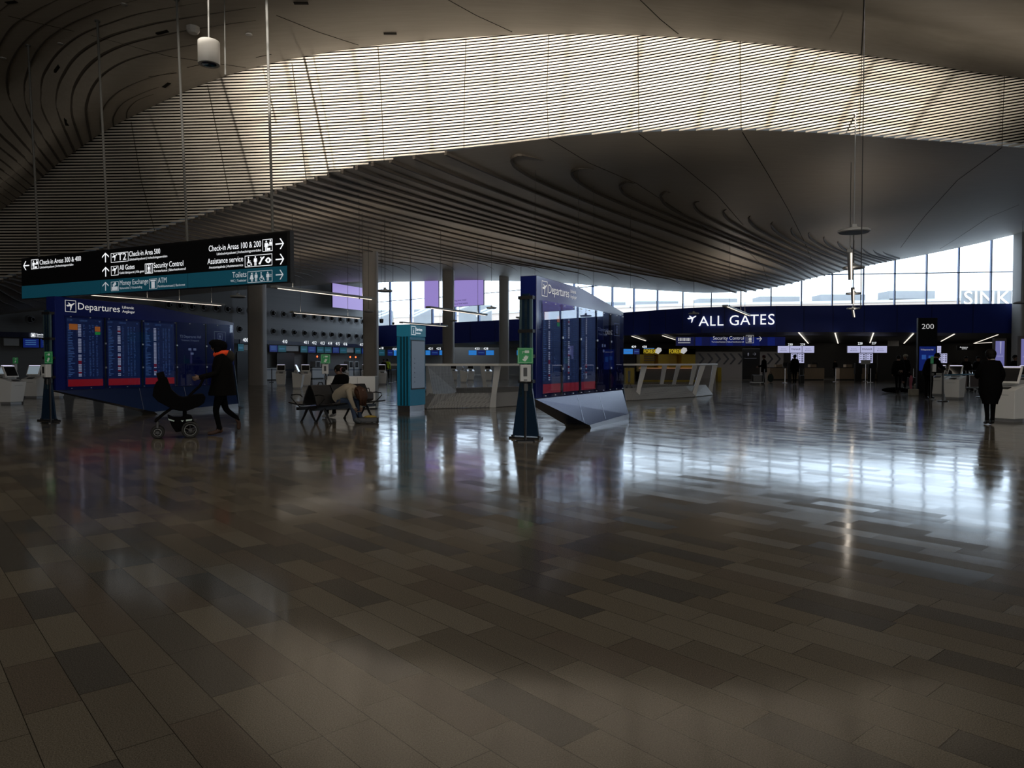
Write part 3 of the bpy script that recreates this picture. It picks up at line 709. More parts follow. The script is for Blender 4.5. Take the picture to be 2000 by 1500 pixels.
# ---- overhead direction sign
SA = Vector((-12.061, 18.2)); SB = Vector((-4.385, 14.4)); rz = rzof(SA, SB)
sg = thing('direction_sign', 'long black and teal hanging sign of check-in, gate and toilet directions', 'sign', (SA.x, SA.y, 0), rz)
m = MB(); m.box(0, 8.66, 0, .10, 2.93, 3.93); m.build('housing', mat('sign_housing', (.004, .004, .005), .5), sg)
m = MB(); m.box(.02, 8.58, -.012, -.002, 3.26, 3.90); m.build('black_panel', mat('sign_black', (.003, .003, .004), .35), sg)
tealp = mat('sign_teal', (.008, .075, .115), .4, emit=(.006, .075, .12), es=.28)
for a, b in ((.02, 2.98), (3.0, 5.82), (5.84, 8.58)):
    m = MB(); m.box(a, b, -.012, -.002, 2.945, 3.25); m.build('teal_panel', tealp, sg)
m = MB(); y = -.016
for a_ in ((.10, 3.62, .24, y, 'L'), (3.06, 3.64, .22, y, 'U', 1.2), (3.06, 3.32, .22, y, 'U', 1.2), (8.30, 3.57, .23, y, 'R', .95), (8.30, 3.27, .23, y, 'R', .95)):
    m = MB(); arrow_into(m, *a_); m.build('arrow', TXTW, sg)
def T(m_, st, *a_, **k_):
    q_ = MB(); text_into(q_, st, *a_, **k_); q_.build('lettering', TMAT, sg)
TMAT = TXTW; TGREY = mat('sign_lettering_grey', (.5, .52, .55), .5, emit=(.5, .55, .6), es=.55)
T(m, 'Check-in Areas 300 & 400', .76, 3.73, .115, y, w=1.56); T(m, 'Lähtöselvitysalueet | Incheckningsområden', .76, 3.64, .05, y, w=1.28)
T(m, 'Check-in Area 500', 4.0, 3.72, .115, y, w=1.0); T(m, 'Lähtöselvitysalueet | Incheckningsområden', 4.0, 3.63, .05, y, w=1.22)
T(m, 'T2', 3.62, 3.66, .15, y, w=.28)
T(m, 'All Gates', 3.67, 3.44, .11, y, w=.5); T(m, 'Kaikki lähtöportit | Alla gater', 3.67, 3.35, .05, y, w=.82)
T(m, 'Security Control', 4.79, 3.42, .115, y, w=.92); T(m, 'Turvatarkastus | Säkerhetskontroll', 4.79, 3.33, .05, y, w=.99)
T(m, 'Check-in Areas 100 & 200', 7.92, 3.665, .12, y, w=1.45, align='R'); T(m, 'Lähtöselvitysalueet | Incheckningsområden', 7.92, 3.575, .05, y, w=1.22, align='R')
T(m, 'Assistance service', 7.43, 3.405, .115, y, w=1.0, align='R'); T(m, 'Avustamispalvelu | Assistansservice', 7.43, 3.31, .05, y, w=.96, align='R')
TMAT = TGREY
m = MB()
T(m, 'Money Exchange', 3.67, 3.10, .11, y, w=.94); T(m, 'Rahanvaihto | Valutaväxling', 3.67, 3.01, .05, y, w=.74)
T(m, 'ATM', 4.92, 3.09, .115, y, w=.27); T(m, 'Pankkiautomaatti | Bankomat', 4.92, 2.995, .05, y, w=.84)
T(m, 'Toilets', 7.52, 3.09, .115, y, w=.39, align='R'); T(m, 'WC | Toaletter', 7.52, 3.0, .05, y, w=.44, align='R')
for a_ in ((3.06, 3.0, .2, y, 'U', 1.2), (8.30, 2.98, .21, y, 'R', .95)):
    q_ = MB(); arrow_into(q_, *a_); q_.build('arrow', TGREY, sg)
frame_into(m, 3.37, 3.63, 2.98, 3.19, y, .009); frame_into(m, 4.64, 4.89, 2.97, 3.19, y, .009); frame_into(m, 7.55, 8.21, 2.965, 3.19, y, .009)
person_icon(m, 7.57, 2.985, .18, y, True); person_icon(m, 7.69, 2.985, .18, y); wheelchair_icon(m, 7.84, 2.985, .18, y); person_icon(m, 8.0, 2.985, .18, y)
rect_into(m, 7.70-.012, 7.70-.004, 2.985, 3.165, y); T(m, '0.5m', 8.11, 3.08, .035, y, w=.08); rect_into(m, 8.09, 8.19, 3.06, 3.067, y)
rect_into(m, 3.40, 3.60, 3.0, 3.08, y); poly_into(m, [(.3, .2), (.9, .6), (.7, .95), (.15, .55)], 3.40, 3.03, .17, y)
rect_into(m, 4.68, 4.85, 3.14, 3.165, y); rect_into(m, 4.71, 4.82, 2.99, 3.13, y)
m.build('pictogram', TGREY, sg)
m = MB()
def checkin_icon(m, x0, x1, z0, z1):
    frame_into(m, x0, x1, z0, z1, y, .011); s = z1-z0; w = x1-x0; x = x0
    person_icon(m, x0-.02*w, z0+.04*s, s*.86, y)
    ring = [(.80+.07*math.cos(a*math.pi/4), .86+.07*math.sin(a*math.pi/4)) for a in range(8)]; poly_into(m, ring, x0, z0, s, y, w)
    poly_into(m, [(.70, .76), (.92, .76), (.96, .52), (.66, .52)], x0, z0, s, y, w); rect_into(m, x0+w*.55, x0+w*.97, z0+s*.44, z0+s*.49, y)
    poly_into(m, [(.42, .62), (.64, .58), (.64, .52), (.42, .55)], x0, z0, s, y, w); rect_into(m, x0+w*.48, x0+w*.78, z0+s*.08, z0+s*.27, y)
checkin_icon(m, .42, .71, 3.64, 3.87); checkin_icon(m, 7.96, 8.22, 3.56, 3.80)
frame_into(m, 3.38, 3.97, 3.62, 3.83, y, .011); poly_into(m, PLANE_ICON, 3.41, 3.64, .19, y)
frame_into(m, 3.38, 3.63, 3.33, 3.54, y, .011); poly_into(m, PLANE_ICON, 3.405, 3.345, .19, y)
frame_into(m, 4.51, 4.76, 3.31, 3.53, y, .011); frame_into(m, 4.56, 4.71, 3.33, 3.51, y, .012); person_icon(m, 4.555, 3.335, .16, y)
frame_into(m, 7.48, 8.21, 3.28, 3.51, y, .011); wheelchair_icon(m, 7.50, 3.30, .19, y); person_icon(m, 7.67, 3.30, .19, y)
poly_into(m, [(.1, .1), (.35, .1), (.55, .5), (.9, .8), (.95, .95), (.7, .9), (.45, .75), (.30, .45), (.05, .2)], 7.84, 3.30, .18, y); poly_into(m, [(.3, .9), (.45, .95), (.5, .8), (.35, .75)], 7.84, 3.30, .18, y)
poly_into(m, [(0, .5), (.25, .75), (.5, .85), (.75, .75), (1, .5), (.75, .25), (.5, .15), (.25, .25)], 8.02, 3.30, .17, y)
m.build('pictogram', TXTW, sg)
m = MB(); ring = [(.5+.14*math.cos(a*math.pi/5), .5+.16*math.sin(a*math.pi/5)) for a in range(10)]; poly_into(m, ring, 8.02, 3.30, .17, y-.003)
poly_into(m, [(.62, .62), (.70, .68), (.78, .66), (.72, .60)], 3.41, 3.64, .19, y-.003); m.build('eye_pupil', BLACK, sg)
for (ub, vb, ut, vt) in ((72, 502, 55, 88), (208, 488, 190, 40), (362, 475, 345, -2), (529, 460, 519, -60)):
    # rods reach the soffit; local coordinates of the sign
    r0 = ray(ub, vb); dirv = (SB-SA).normalized(); nrm = Vector((-dirv.y, dirv.x)); t = (nrm.dot(SA))/(nrm.x*r0.x+nrm.y*r0.y)
    pb = Vector((0, 0, EYE))+r0*t; pt = P(ut, vt, d_front(ut, vt))
    m = MB(); inv = sg.matrix_basis.inverted() if False else (Matrix.Translation((SA.x, SA.y, 0)) @ Matrix.Rotation(rz, 4, 'Z')).inverted()
    a = inv @ pb; a.y = .05; a.z = 3.92; b = inv @ pt
    if abs(b.y-a.y) > 1.2: b.y = a.y+math.copysign(1.2, b.y-a.y)
    m.tube([a, b], .026, 10); m.tube([b-Vector((0, 0, .03)), b+Vector((0, 0, .05))], .06, 12); m.build('rod', mat('rod_grey', (.075, .075, .07), .6), sg)

# ---- flight information boards
def flight_board(A, B, label, orient):
    L = math.hypot(B[0]-A[0], B[1]-A[1]); k = L/5.45
    t = thing('departure_board', label, 'information board', (A[0], A[1], 0), rzof(A, B), 'free-standing departure boards')
    def X(x): return x*k
    m = MB(); th = .30
    m.xz([(0, .72), (X(2.1), .72), (X(5.42), .72), (X(5.42), 2.58), (X(2.45), 2.90), (0, 2.93)], -.02, th); m.build('casing', NAVY, t, bevel=.006)
    # faceted foot under the screens
    m = MB()
    f = [(0, .0, .71), (X(5.42), .0, .71), (X(5.42), -.16, .13), (X(2.55), -.16, .06)]
    bk = [(0, th-.02, .71), (X(5.42), th-.02, .71), (X(5.42), th+.10, .13), (X(2.55), th+.10, .06)]
    m.add(f+bk, [(0, 3, 2, 1), (4, 5, 6, 7), (0, 1, 5, 4), (1, 2, 6, 5), (2, 3, 7, 6), (3, 0, 4, 7)]); m.build('skirt', mat('navy_polished', (.010, .026, .10), .22, .25), t)
    for x in (2.2, 3.6): m = MB(); m.add([(X(x), -.005+.0, .70), (X(x)+.012, -.005, .70), (X(x)+.012, -.166, .13), (X(x), -.166, .13)], [(0, 1, 2, 3)]); m.build('skirt_joint', mat('joint_silver', (.3, .33, .38), .3, .8), t)
    m = MB(); m.add([(X(2.52), -.17, .07), (X(5.42), -.17, .14), (X(5.42), -.17, .0), (X(2.62), -.17, 0), (X(2.52), th+.1, .07), (X(5.42), th+.1, .14), (X(5.42), th+.1, .0), (X(2.62), th+.1, 0)],
                     [(0, 1, 2, 3), (4, 7, 6, 5), (0, 4, 5, 1), (1, 5, 6, 2), (2, 6, 7, 3), (3, 7, 4, 0)]); m.build('plinth', STEEL, t)
    # screens behind one polished pane
    body = emis('flight_screen', (.006, .028, .17), .17); red = emis('red_banner', (.42, .004, .012), .36)
    row_w = emis('flight_row_white', (.55, .55, .68), .42); row_b = emis('flight_row_blue', (.12, .25, .55), .30); orange = emis('flight_orange', (.60, .16, .02), .45); grn = emis('flight_green', (.02, .32, .05), .45)
    rnd = random.Random(3)
    for si, (a, b) in enumerate(((.27, 1.17), (1.31, 2.21), (2.36, 3.27))):
        s = MB(); s.box(X(a), X(b), -.034, -.022, .80, 2.44); so = s.build('screen', body, t)
        w = MB(); w.m = 0; rect_into(w, X(a)+.005, X(b)-.005, .80, .97, -.037)
        w.m = 1; z = 2.27
        i = 0
        while z > 1.0:
            if rnd.random() < .93:
                w.m = 0 if rnd.random() < .08 else 1; rect_into(w, X(a)+.27*k*1.0, X(a)+.35*k, z, z+.026, -.037)
            w.m = 2; rect_into(w, X(a)+.02, X(a)+(.05+rnd.random()*.14)*k, z+.005, z+.019, -.037)
            for q in (.40, .55, .63, .73):
                if rnd.random() < .85: rect_into(w, X(a)+q*k, X(a)+(q+.03+.02*rnd.random())*k, z+.006, z+.018, -.037)
            z -= .0385; i += 1
        w.m = 2; text_into(w, '11:20', X(a)+.01, 2.37, .045, -.037, w=.12*k); text_into(w, 'Lähtevät', X(a)+.32*k, 2.37, .045, -.037, w=.19*k); poly_into(w, PLANE_ICON, X(b)-.10*k, 2.35, .06, -.037)
        if si == 0:
            w.m = 3; rect_into(w, X(a)+.05*k, X(a)+.26*k, 2.16, 2.30, -.039); rect_into(w, X(a)+.70*k, X(a)+.84*k, 2.14, 2.26, -.039)
            w.m = 4; rect_into(w, X(a)+.70*k, X(a)+.84*k, 2.06, 2.13, -.039)
        w.build('timetable', [red, row_w, row_b, orange, grn], so)
    m = MB(); m.box(X(.20), X(5.34), -.058, -.050, .735, 2.50); m.build('glass_front', glass('board_glass', (.80, .84, .92)), t)
    for x in (1.24, 2.285, 3.35, 4.36): m = MB(); m.box(X(x)-.012, X(x)+.012, -.049, -.021, .74, 2.49); m.build('pane_divider', BLACK, t)
    m = MB()
    for i in range(11): m.lathe([(.0, 0), (.016, 0), (.016, .012), (0, .014)], 8, (X(.35+.49*i), -.062, 2.46)); m.lathe([(.0, 0), (.014, 0), (.014, .012), (0, .014)], 8, (X(.35+.49*i), -.062, .75))
    for x in (1.24, 2.285, 3.35, 4.36):
        for z in (1.25, 1.85): m.box(X(x)-.02, X(x)+.02, -.066, -.058, z-.02, z+.02)
    m.build('glass_fixing', STEEL, t)
    m = MB(); y = -.026
    frame_into(m, X(.24), X(.51), 2.58, 2.86, y, .012); poly_into(m, PLANE_ICON, X(.26), 2.60, .23, y, .22*k)
    m.build('airliner_symbol', TXTD, t); dim = mat('dim_lettering', (.16, .19, .3), .5, emit=(.2, .24, .38), es=.3)
    for st_, x_, z_, h_, w_, mt_ in (('Departures', .56, 2.655, .165, 1.10, TXTD), ('Lähtevät', 1.73, 2.76, .065, .33, TXTD), ('Avgångar', 1.73, 2.655, .065, .36, TXTD), ('T2 Departures Hall', 3.47, 2.07, .075, .72, dim), ('T2 Lähtöaula | T2 Avgångshall', 3.52, 1.98, .04, .6, dim)):
        m = MB(); text_into(m, st_, X(x_), z_, h_, y, w=w_*k); m.build('lettering', mt_, t)
    m = MB()
    frame_into(m, X(4.67), X(5.09), 2.0, 2.29, y, .01); frame_into(m, X(4.80), X(4.97), 2.06, 2.23, y, .012); person_icon(m, X(4.82), 2.08, .12, y)
    for x, z in ((3.75, 1.72), (3.92, 1.72), (3.83, 1.6)): rect_into(m, X(x), X(x)+.10*k, z, z+.06, y)
    m.build('map_symbol', dim, t)
    # end posts: tapering fins across the board and upright slats on the near end
    for x0 in (-.08, X(5.42)+.10):
        m = MB(); yc = th/2; m.yz([(yc-.26, .045), (yc+.26, .045), (yc+.10, 1.10), (yc+.07, 2.60 if x0 < 0 else 1.3), (yc-.07, 2.60 if x0 < 0 else 1.3), (yc-.10, 1.10)], x0-.02, x0+.02)
        fo = m.build('end_fin', mat('fin_blue', (.006, .022, .05), .25), t); m = MB(); m.box(x0-.09, x0+.09, yc-.30, yc+.30, 0, .03); m.box(x0-.03, x0+.03, yc-.28, yc-.24, .02, .06); m.box(x0-.03, x0+.03, yc+.24, yc+.28, .02, .06); m.build('foot_plate', BLACKM, fo)
    for yy in (.02, .12, .22): m = MB(); m.box(-.10, -.06, yy, yy+.05, .75, 2.55); m.build('post_rail', mat('rail_teal_grey', (.10, .16, .18), .35, .5), t)
    for z in (1.0, 1.45, 1.9, 2.5): m = MB(); m.box(-.12, 0, .0, .29, z, z+.06); m.build('post_clamp', BLACK, t)
    return t
flight_board((-10.73, 17.33), (-8.38, 22.28), 'blue departures board behind the person pushing a stroller, under the long hanging sign', 0)
flight_board((.42, 13.25), (2.68, 17.85), 'blue departures board in the hall centre, glass reflecting windows, beside the hand sanitizer stand', 1)

# ---- wall lettering on the blue fascia
def on_band(u, v, off=-.06):
    p = hit(u, BLd); r = ray(u, v); return Vector((p.x, p.y+off, EYE+r.z*p.y/r.y))
a = on_band(1341, 640); b = on_band(1513, 640); rz = rzof(a, b); Lb = (Vector(b[:2])-Vector(a[:2])).length
wl_ = thing('wall_lettering', 'white ALL GATES lettering with airliner symbol on the navy fascia', 'sign', (a.x, a.y-.12, 0), rz)
zt = on_band(1400, 614).z; zb = on_band(1400, 635).z
inv = (Matrix.Translation((a.x, a.y-.12, 0)) @ Matrix.Rotation(rz, 4, 'Z')).inverted()
for ch, x0, x1, yt, yb_ in (('A', 835, 925, 352, 440), ('L', 938, 985, 350, 438), ('L', 1003, 1055, 347, 437), ('G', 1108, 1190, 343, 434), ('A', 1202, 1292, 340, 431), ('T', 1286, 1366, 337, 429), ('E', 1382, 1432, 335, 427), ('S', 1450, 1507, 332, 428)):
    p = on_band(1180+x0*.22, 540+yb_*.22, -.16); q = on_band(1180+x1*.22, 540+yt*.22, -.16); L_ = (Vector(q[:2])-Vector(p[:2])).length
    m = MB(); m.M = inv @ Matrix.Translation((p.x, p.y, p.z)) @ Matrix.Rotation(rzof(p, q), 4, 'Z'); text_into(m, ch, 0, 0, (q.z-p.z), 0, w=L_); m.build('letter', TXTW, wl_)
m = MB(); poly_into(m, PLANE_ICON, -.02, zb+.16, .62, 0, .68); m.build('airliner_symbol', TXTW, wl_)

# ---- check-in line along the left wall
WLN = [(-38.2, 35.5), (-31.0, 46.3), (-22.4, 59.7), (-14.4, 78.6)]
def onwall(u, v): p = hit(u, WLN); r = ray(u, v); return Vector((p.x, p.y, EYE+r.z*p.y/r.y))
m = MB()
for (a, b) in zip(WLN, WLN[1:]):
    dx, dy = b[0]-a[0], b[1]-a[1]; L = math.hypot(dx, dy); nx, ny = dy/L, -dx/L
    m.prism([(a[0], a[1]), (b[0], b[1]), (b[0]+nx*.5, b[1]+ny*.5), (a[0]+nx*.5, a[1]+ny*.5)], 2.98, 3.30)
struct(m.build('trim_8', mat('navy_header', (.006, .010, .045), .4)))
dirw = (Vector(WLN[3])-Vector(WLN[2])).normalized(); rzw = math.atan2(dirw.y, dirw.x); nrw = Vector((dirw.y, -dirw.x, 0))
numm = emis('lit_number', (.9, .95, 1.0), 1.3)
ORD = ['leftmost', 'second from the left', 'third from the left', 'fourth from the left', 'fifth from the left', 'fifth from the right', 'fourth from the right', 'third from the right', 'second from the right', 'rightmost']
for i_, (u, s) in enumerate(((468, '408'), (545, '410'), (587, '411'), (603, '412'), (619, '413'), (634, '414'), (649, '415'), (664, '416'), (696, '417'))):
    p = onwall(u, 672)+nrw*.6; m = MB(); text_into(m, s, 0, 0, .30, 0, w=.62, align='C'); o = m.build('desk_number', numm); o.location = (p.x, p.y, 3.12); o.rotation_euler = (0, 0, rzw)
    tag(o, 'lit white number %s above the left check-in desks, %s of the row' % (s, (ORD[:4]+['in the middle']+ORD[6:])[i_]), 'number sign', 'lit desk numbers on the left wall')
k = 0
names = {0: 'teal', 1: 'dark blue'}
for (u0, u1, tp, w_) in ((457, 469, 0, 'leftmost of the teal ones, just right of the departures board'), (519, 535, 1, 'touching the right edge of the wide second pillar'), (536, 552, 0, 'right beside the wide second pillar, left of a blank panel'), (580, 594, 0, 'right after the blank panel, first of six in a run'), (595, 610, 1, 'second of the run of six'), (612, 626, 0, 'third of the run of six'), (627, 641, 0, 'fourth of the run of six'), (643, 656, 1, 'fifth of the run of six'), (657, 671, 0, 'last of the run of six'), (687, 699, 0, 'last teal one before the third pillar'), (700, 711, 1, 'touching the left edge of the third pillar'), (36, 68, 1, 'left of the two under the Special Baggage sign'), (70, 103, 1, 'right of the two under the Special Baggage sign')):
    a = onwall(u0, 680)+nrw*.35; b = onwall(u1, 680)+nrw*.35; L = (b-a).length; t = thing('desk_screen', '%s overhead check-in screen %s' % (names[tp], w_), 'screen', (a.x, a.y, 0), rzof(a, b), 'overhead check-in screens on the left wall')
    m = MB(); m.box(0, L, 0, .08, 2.34, 2.94); m.build('casing', BLACK, t); m = MB(); m.box(.02, L-.02, -.012, -.002, 2.36, 2.92); m.build('display', SCR_B if tp else emis('teal_screen', (.005, .13, .19), .32), t)
    m = MB()
    for z in ((2.66, 2.58) if tp == 0 else (2.78, 2.66, 2.54)): rect_into(m, L*.15, L*.8, z, z+.025, -.016)
    m.build('display_text', emis('screen_text', (.1, .3, .6), .5), t)
a = onwall(47, 656)+nrw*.6; t = thing('special_baggage_sign', 'small lit Special Baggage sign on the left wall header', 'sign', (a.x, a.y, 0), rzof(WLN[1], WLN[2]))
m = MB(); frame_into(m, 0, .26, 3.02, 3.26, 0, .02); rect_into(m, .06, .2, 3.07, 3.2, 0); text_into(m, 'Special Baggage', .32, 3.14, .12, 0, w=1.0); text_into(m, 'Erikoismatkatavarat | Specialbagage', .32, 3.02, .05, 0, w=1.1); m.build('lettering', numm, t)
for (u0, u1, v0, v1) in ((553, 577, 677, 686), (672, 685, 681, 689), (470, 479, 676, 686), (0, 30, 659, 674)):
    a = onwall(u0, v1)+nrw*.3; b = onwall(u1, v1)+nrw*.3; L = (b-a).length; m = MB(); m.box(0, L, 0, .06, 2.45, 2.9); o = m.build('blank_panel', LGREY); o.location = (a.x, a.y, 0); o.rotation_euler = (0, 0, rzof(a, b))
    tag(o, 'blank light grey panel %s' % {553: 'larger one, a little right of the second pillar', 672: 'small one, a little left of the third pillar', 470: 'left of the second pillar', 0: 'at the far left edge, left of the Special Baggage screens'}[u0], 'panel', 'blank panels among the check-in screens')
# ventilation nozzles in two rows
proto = None
cnt = {'lower': 0, 'upper': 0}
PLACE = {'lower': ['far left edge, above the Special Baggage sign', 'second from the far left edge', 'between the board and the second pillar'],
         'upper': ['1st', '2nd', '3rd', '4th', '5th', '6th', '7th', '8th']}
def nozzle(u, z, row):
    global proto
    p = onwall(u, 640)+nrw*.02
    i = cnt[row]; cnt[row] += 1; nth = ['first', 'second', 'third', 'fourth', 'fifth', 'sixth', 'seventh', 'eighth', 'ninth', 'tenth', 'eleventh']
    if u > 500: w_ = '%s after the second pillar' % nth[i-(3 if row == 'lower' else 8)]
    elif row == 'lower': w_ = PLACE[row][i]
    else: w_ = '%s from the left, above the board' % nth[i]
    lb = 'dark round air nozzle, %s row, %s' % (row, w_)
    if proto is None:
        t = thing('air_nozzle', lb, 'air nozzle', (p.x, p.y, z), rzw, 'air nozzles on the left wall %s row' % row)
        m = MB(); m.M = Matrix.Rotation(R(90), 4, 'X'); m.lathe([(.0, 0), (.30, 0), (.30, .03), (.25, .06), (.23, .05), (0, .05)], 20); m.build('rim', mat('nozzle_rim', (.13, .13, .13), .5), t)
        m = MB(); m.M = Matrix.Rotation(R(90), 4, 'X') @ Matrix.Rotation(R(18), 4, 'Y'); m.lathe([(0, .02), (.19, .04), (.15, .24), (.12, .24), (.11, .1), (0, .1)], 18); m.build('throat', BLACK, t); proto = t
    else: dup(proto, (p.x, p.y, z), rzw, lb, 'air nozzles on the left wall %s row' % row)
for u in (57, 97, 466, 532, 552.5, 573, 593, 612, 629.5, 646, 663, 679, 694, 707): nozzle(u, 4.15, 'lower')
for u in (328, 350, 373, 396, 420, 443, 466, 486, 532, 552.5, 573, 593, 612, 629.5, 646, 663, 679, 694, 707): nozzle(u, 5.7, 'upper')
# white counters under the screens
for i, (u0, u1, w_) in enumerate(((457, 486, 'beside the second pillar, right of the board'), (555, 578, 'a little right of the second pillar'), (668, 700, 'left of the third pillar, above the seated people'))):
    a = onwall(u0, 740)+nrw*3; b = onwall(u1, 740)+nrw*3; L = (b-a).length; t = thing('baggage_counter', 'white check-in counter '+w_, 'counter', (a.x, a.y, 0), rzof(a, b), 'white counters of the left check-in line')
    m = MB(); m.box(0, L, 0, .7, .08, 1.0); m.build('body', WHITE, t, bevel=.01); m = MB(); m.box(-.03, L+.03, -.05, .75, 1.0, 1.05); m.build('worktop', BLACK, t); m = MB(); m.box(.05, L-.05, .05, .65, 0, .08); m.build('plinth', BLACK, t)
for i, (u, v) in enumerate(((589, 710), (605, 710), (655, 712), (666, 712))):
    p = onwall(u, v)+nrw*1.7; t = thing('bag_drop_machine', 'grey bag drop terminal with small red lamp, '+['leftmost of four', 'second of four from the left', 'third of four from the left', 'rightmost of four'][i], 'machine', (p.x, p.y, 0), rzw, 'bag drop terminals')
    m = MB(); m.box(-.35, .35, -.1, .5, 0, 1.55); m.build('body', LGREY, t, bevel=.02); m = MB(); m.box(-.22, .22, -.125, -.1, 1.0, 1.5); m.build('screen', SCR_K, t)
    m = MB(); m.tube([(.0, 0, 1.55), (0, 0, 1.9)], .02, 6); m.build('mast', GREY, t); m = MB(); m.ell((0, 0, 1.98), (.07, .07, .09), 10, 6); m.build('warning_lamp', emis('red_lamp', (1, .12, .03), 3), t)
# dark openings behind the left line
for i, (u0, u1, z1) in enumerate(((538, 572, 2.3), (598, 633, 2.3), (460, 486, 2.3))):
    a = onwall(u0, 700)+nrw*.12; b = onwall(u1, 700)+nrw*.12; L = (b-a).length; m = MB(); m.box(0, L, 0, .1, .02, z1); o = struct(m.build('door_%d' % (i+1), BLACK)); o.location = (a.x, a.y, 0); o.rotation_euler = (0, 0, rzof(a, b))
# ================================================================== PEOPLE
def seg_d(p, a, b):
    ab = b-a; t = max(0, min(1, (p-a).dot(ab)/max(1e-9, ab.length_squared))); return (p-(a+ab*t)).length, t
STD = dict(pelvis=(0, 0, .94), spine=(0, 0, 1.12), chest=(0, 0, 1.32), neck=(.0, 0, 1.50), hb=(.02, 0, 1.58), ht=(.02, 0, 1.70),
           shL=(0, .16, 1.42), elL=(-.02, .23, 1.14), wrL=(.04, .24, .90), shR=(0, -.16, 1.42), elR=(-.02, -.23, 1.14), wrR=(.04, -.24, .90),
           hpL=(0, .09, .90), knL=(.02, .095, .50), anL=(-.02, .10, .10), toL=(.15, .12, .035), hpR=(0, -.09, .90), knR=(.02, -.095, .50), anR=(-.02, -.10, .10), toR=(.15, -.12, .035))
def person(label, loc, rz, pose=None, top=CLOTHB, legs=CLOTHB, shoes=BLACK, hair=HAIRD, scale=1.0, coat=None, coatm=None, sub=1, group=None, hairs=None, handdir=None, hat=None, sleeve=1.0):
    J = dict(STD); J.update(pose or {}); J = {k: Vector(v)*scale for k, v in J.items()}; s = scale
    nodes = []; rad = []; edges = []; ez = []
    def nd(p, r): nodes.append(Vector(p)); rad.append(r); return len(nodes)-1
    def ed(a, b, z): edges.append((a, b)); ez.append(z)
    pv = nd(J['pelvis'], .135*s); sp = nd(J['spine'], .125*s); ch = nd(J['chest'], .145*s); ed(pv, sp, 1); ed(sp, ch, 1)
    nk = nd(J['neck'], .058*s); ed(ch, nk, 1); hb = nd(J['hb'], .080*s); ed(nk, hb, 0)
    hd = (J['ht']-J['hb']); hm = nd(J['hb']+hd*.5, .095*s); ed(hb, hm, 0); ht = nd(J['ht'], .078*s); ed(hm, ht, 0)
    for sd in 'LR':
        sh = nd(J['sh'+sd], .068*s*sleeve); ed(ch, sh, 1); el = nd(J['el'+sd], .050*s*sleeve); ed(sh, el, 1); wr = nd(J['wr'+sd], .034*s*sleeve); ed(el, wr, 1)
        d = (J['wr'+sd]-J['el'+sd]).normalized(); hdv = Vector(handdir[sd]).normalized() if handdir and sd in handdir else d
        pm = nd(J['wr'+sd]+hdv*.065*s, .026*s); ed(wr, pm, 0)
        side = hdv.cross(Vector((0, 1, 0) if abs(hdv.y) < .8 else (1, 0, 0))).normalized(); cup = side.cross(hdv).normalized()
        if sd == 'L': cup = -cup
        for i, fl in enumerate((.062, .072, .068, .052)):
            b0 = J['wr'+sd]+hdv*.085*s+side*(.03-.02*i)*s; k = nd(b0, .0095*s); ed(pm, k, 0); k2 = nd(b0+(hdv*.8+cup*.35)*fl*.55*s, .009*s); ed(k, k2, 0); k3 = nd(b0+(hdv*.62+cup*.75)*fl*s, .007*s); ed(k2, k3, 0)
        tb = J['wr'+sd]+hdv*.03*s+side*.03*s; k = nd(tb+side*.012*s, .011*s); ed(pm, k, 0); k2 = nd(tb+(side*.03+hdv*.035+cup*.015)*s, .009*s); ed(k, k2, 0)
        hp = nd(J['hp'+sd], .098*s); ed(pv, hp, 2); kn = nd(J['kn'+sd], .062*s); ed(hp, kn, 2); an = nd(J['an'+sd], .042*s); ed(kn, an, 2)
        fv = (J['to'+sd]-J['an'+sd]); ft = nd(J['an'+sd]+fv*.35+Vector((0, 0, -.02*s)), .040*s); ed(an, ft, 3); to = nd(J['to'+sd], .032*s); ed(ft, to, 3)
        hl = nd(J['an'+sd]-fv*.22+Vector((0, 0, -.055*s)) if abs(fv.x)+abs(fv.y) > abs(fv.z) else J['an'+sd]-Vector((fv.normalized().z*-.06*s, 0, 0))*-1, .034*s); ed(an, hl, 3)
    # face
    up = hd.normalized(); fw = Vector((1, 0, 0)); fw = (fw-up*fw.dot(up)).normalized() if abs(up.x) < .9 else Vector((0, 0, -1))
    lat = up.cross(fw).normalized(); hc = J['hb']+hd*.45
    nz = nd(hc+fw*.112*s-up*.01*s, .013*s); ed(hm, nz, 0)
    me = bpy.data.meshes.new('person_cage'); me.from_pydata([tuple(n) for n in nodes], edges, [])
    ob = bpy.data.objects.new('person_cage', me); C.objects.link(ob); ob.modifiers.new('skin', 'SKIN')
    sv = me.skin_vertices[0].data
    for i, r in enumerate(rad): sv[i].radius = (r, r*(.82 if i in (0, 1, 2) else 1)); sv[i].use_root = (i == 0)
    md = ob.modifiers.new('sub', 'SUBSURF'); md.levels = sub; md.render_levels = sub
    dg = bpy.context.evaluated_depsgraph_get(); dg.update(); out = bpy.data.meshes.new_from_object(ob.evaluated_get(dg))
    bpy.data.objects.remove(ob); bpy.data.meshes.remove(me)
    out.materials.clear()
    for mt in (SKIN, top, legs, shoes): out.materials.append(mt)
    segs = [(nodes[a], nodes[b], z, rad[a], rad[b]) for (a, b), z in zip(edges, ez)]
    for p in out.polygons:
        best = None; c = p.center
        for a, b, z, ra, rb in segs:
            d, t = seg_d(c, a, b); d -= ra+(rb-ra)*t
            if best is None or d < best[0]: best = (d, z)
        p.material_index = best[1]
    out.polygons.foreach_set('use_smooth', [True]*len(out.polygons)); out.name = 'person'
    o = bpy.data.objects.new('person', out); C.objects.link(o); o.location = loc; o.rotation_euler = (0, 0, rz); tag(o, label, 'person', group)
    M = Matrix((fw, lat, up)).transposed().to_3x3()
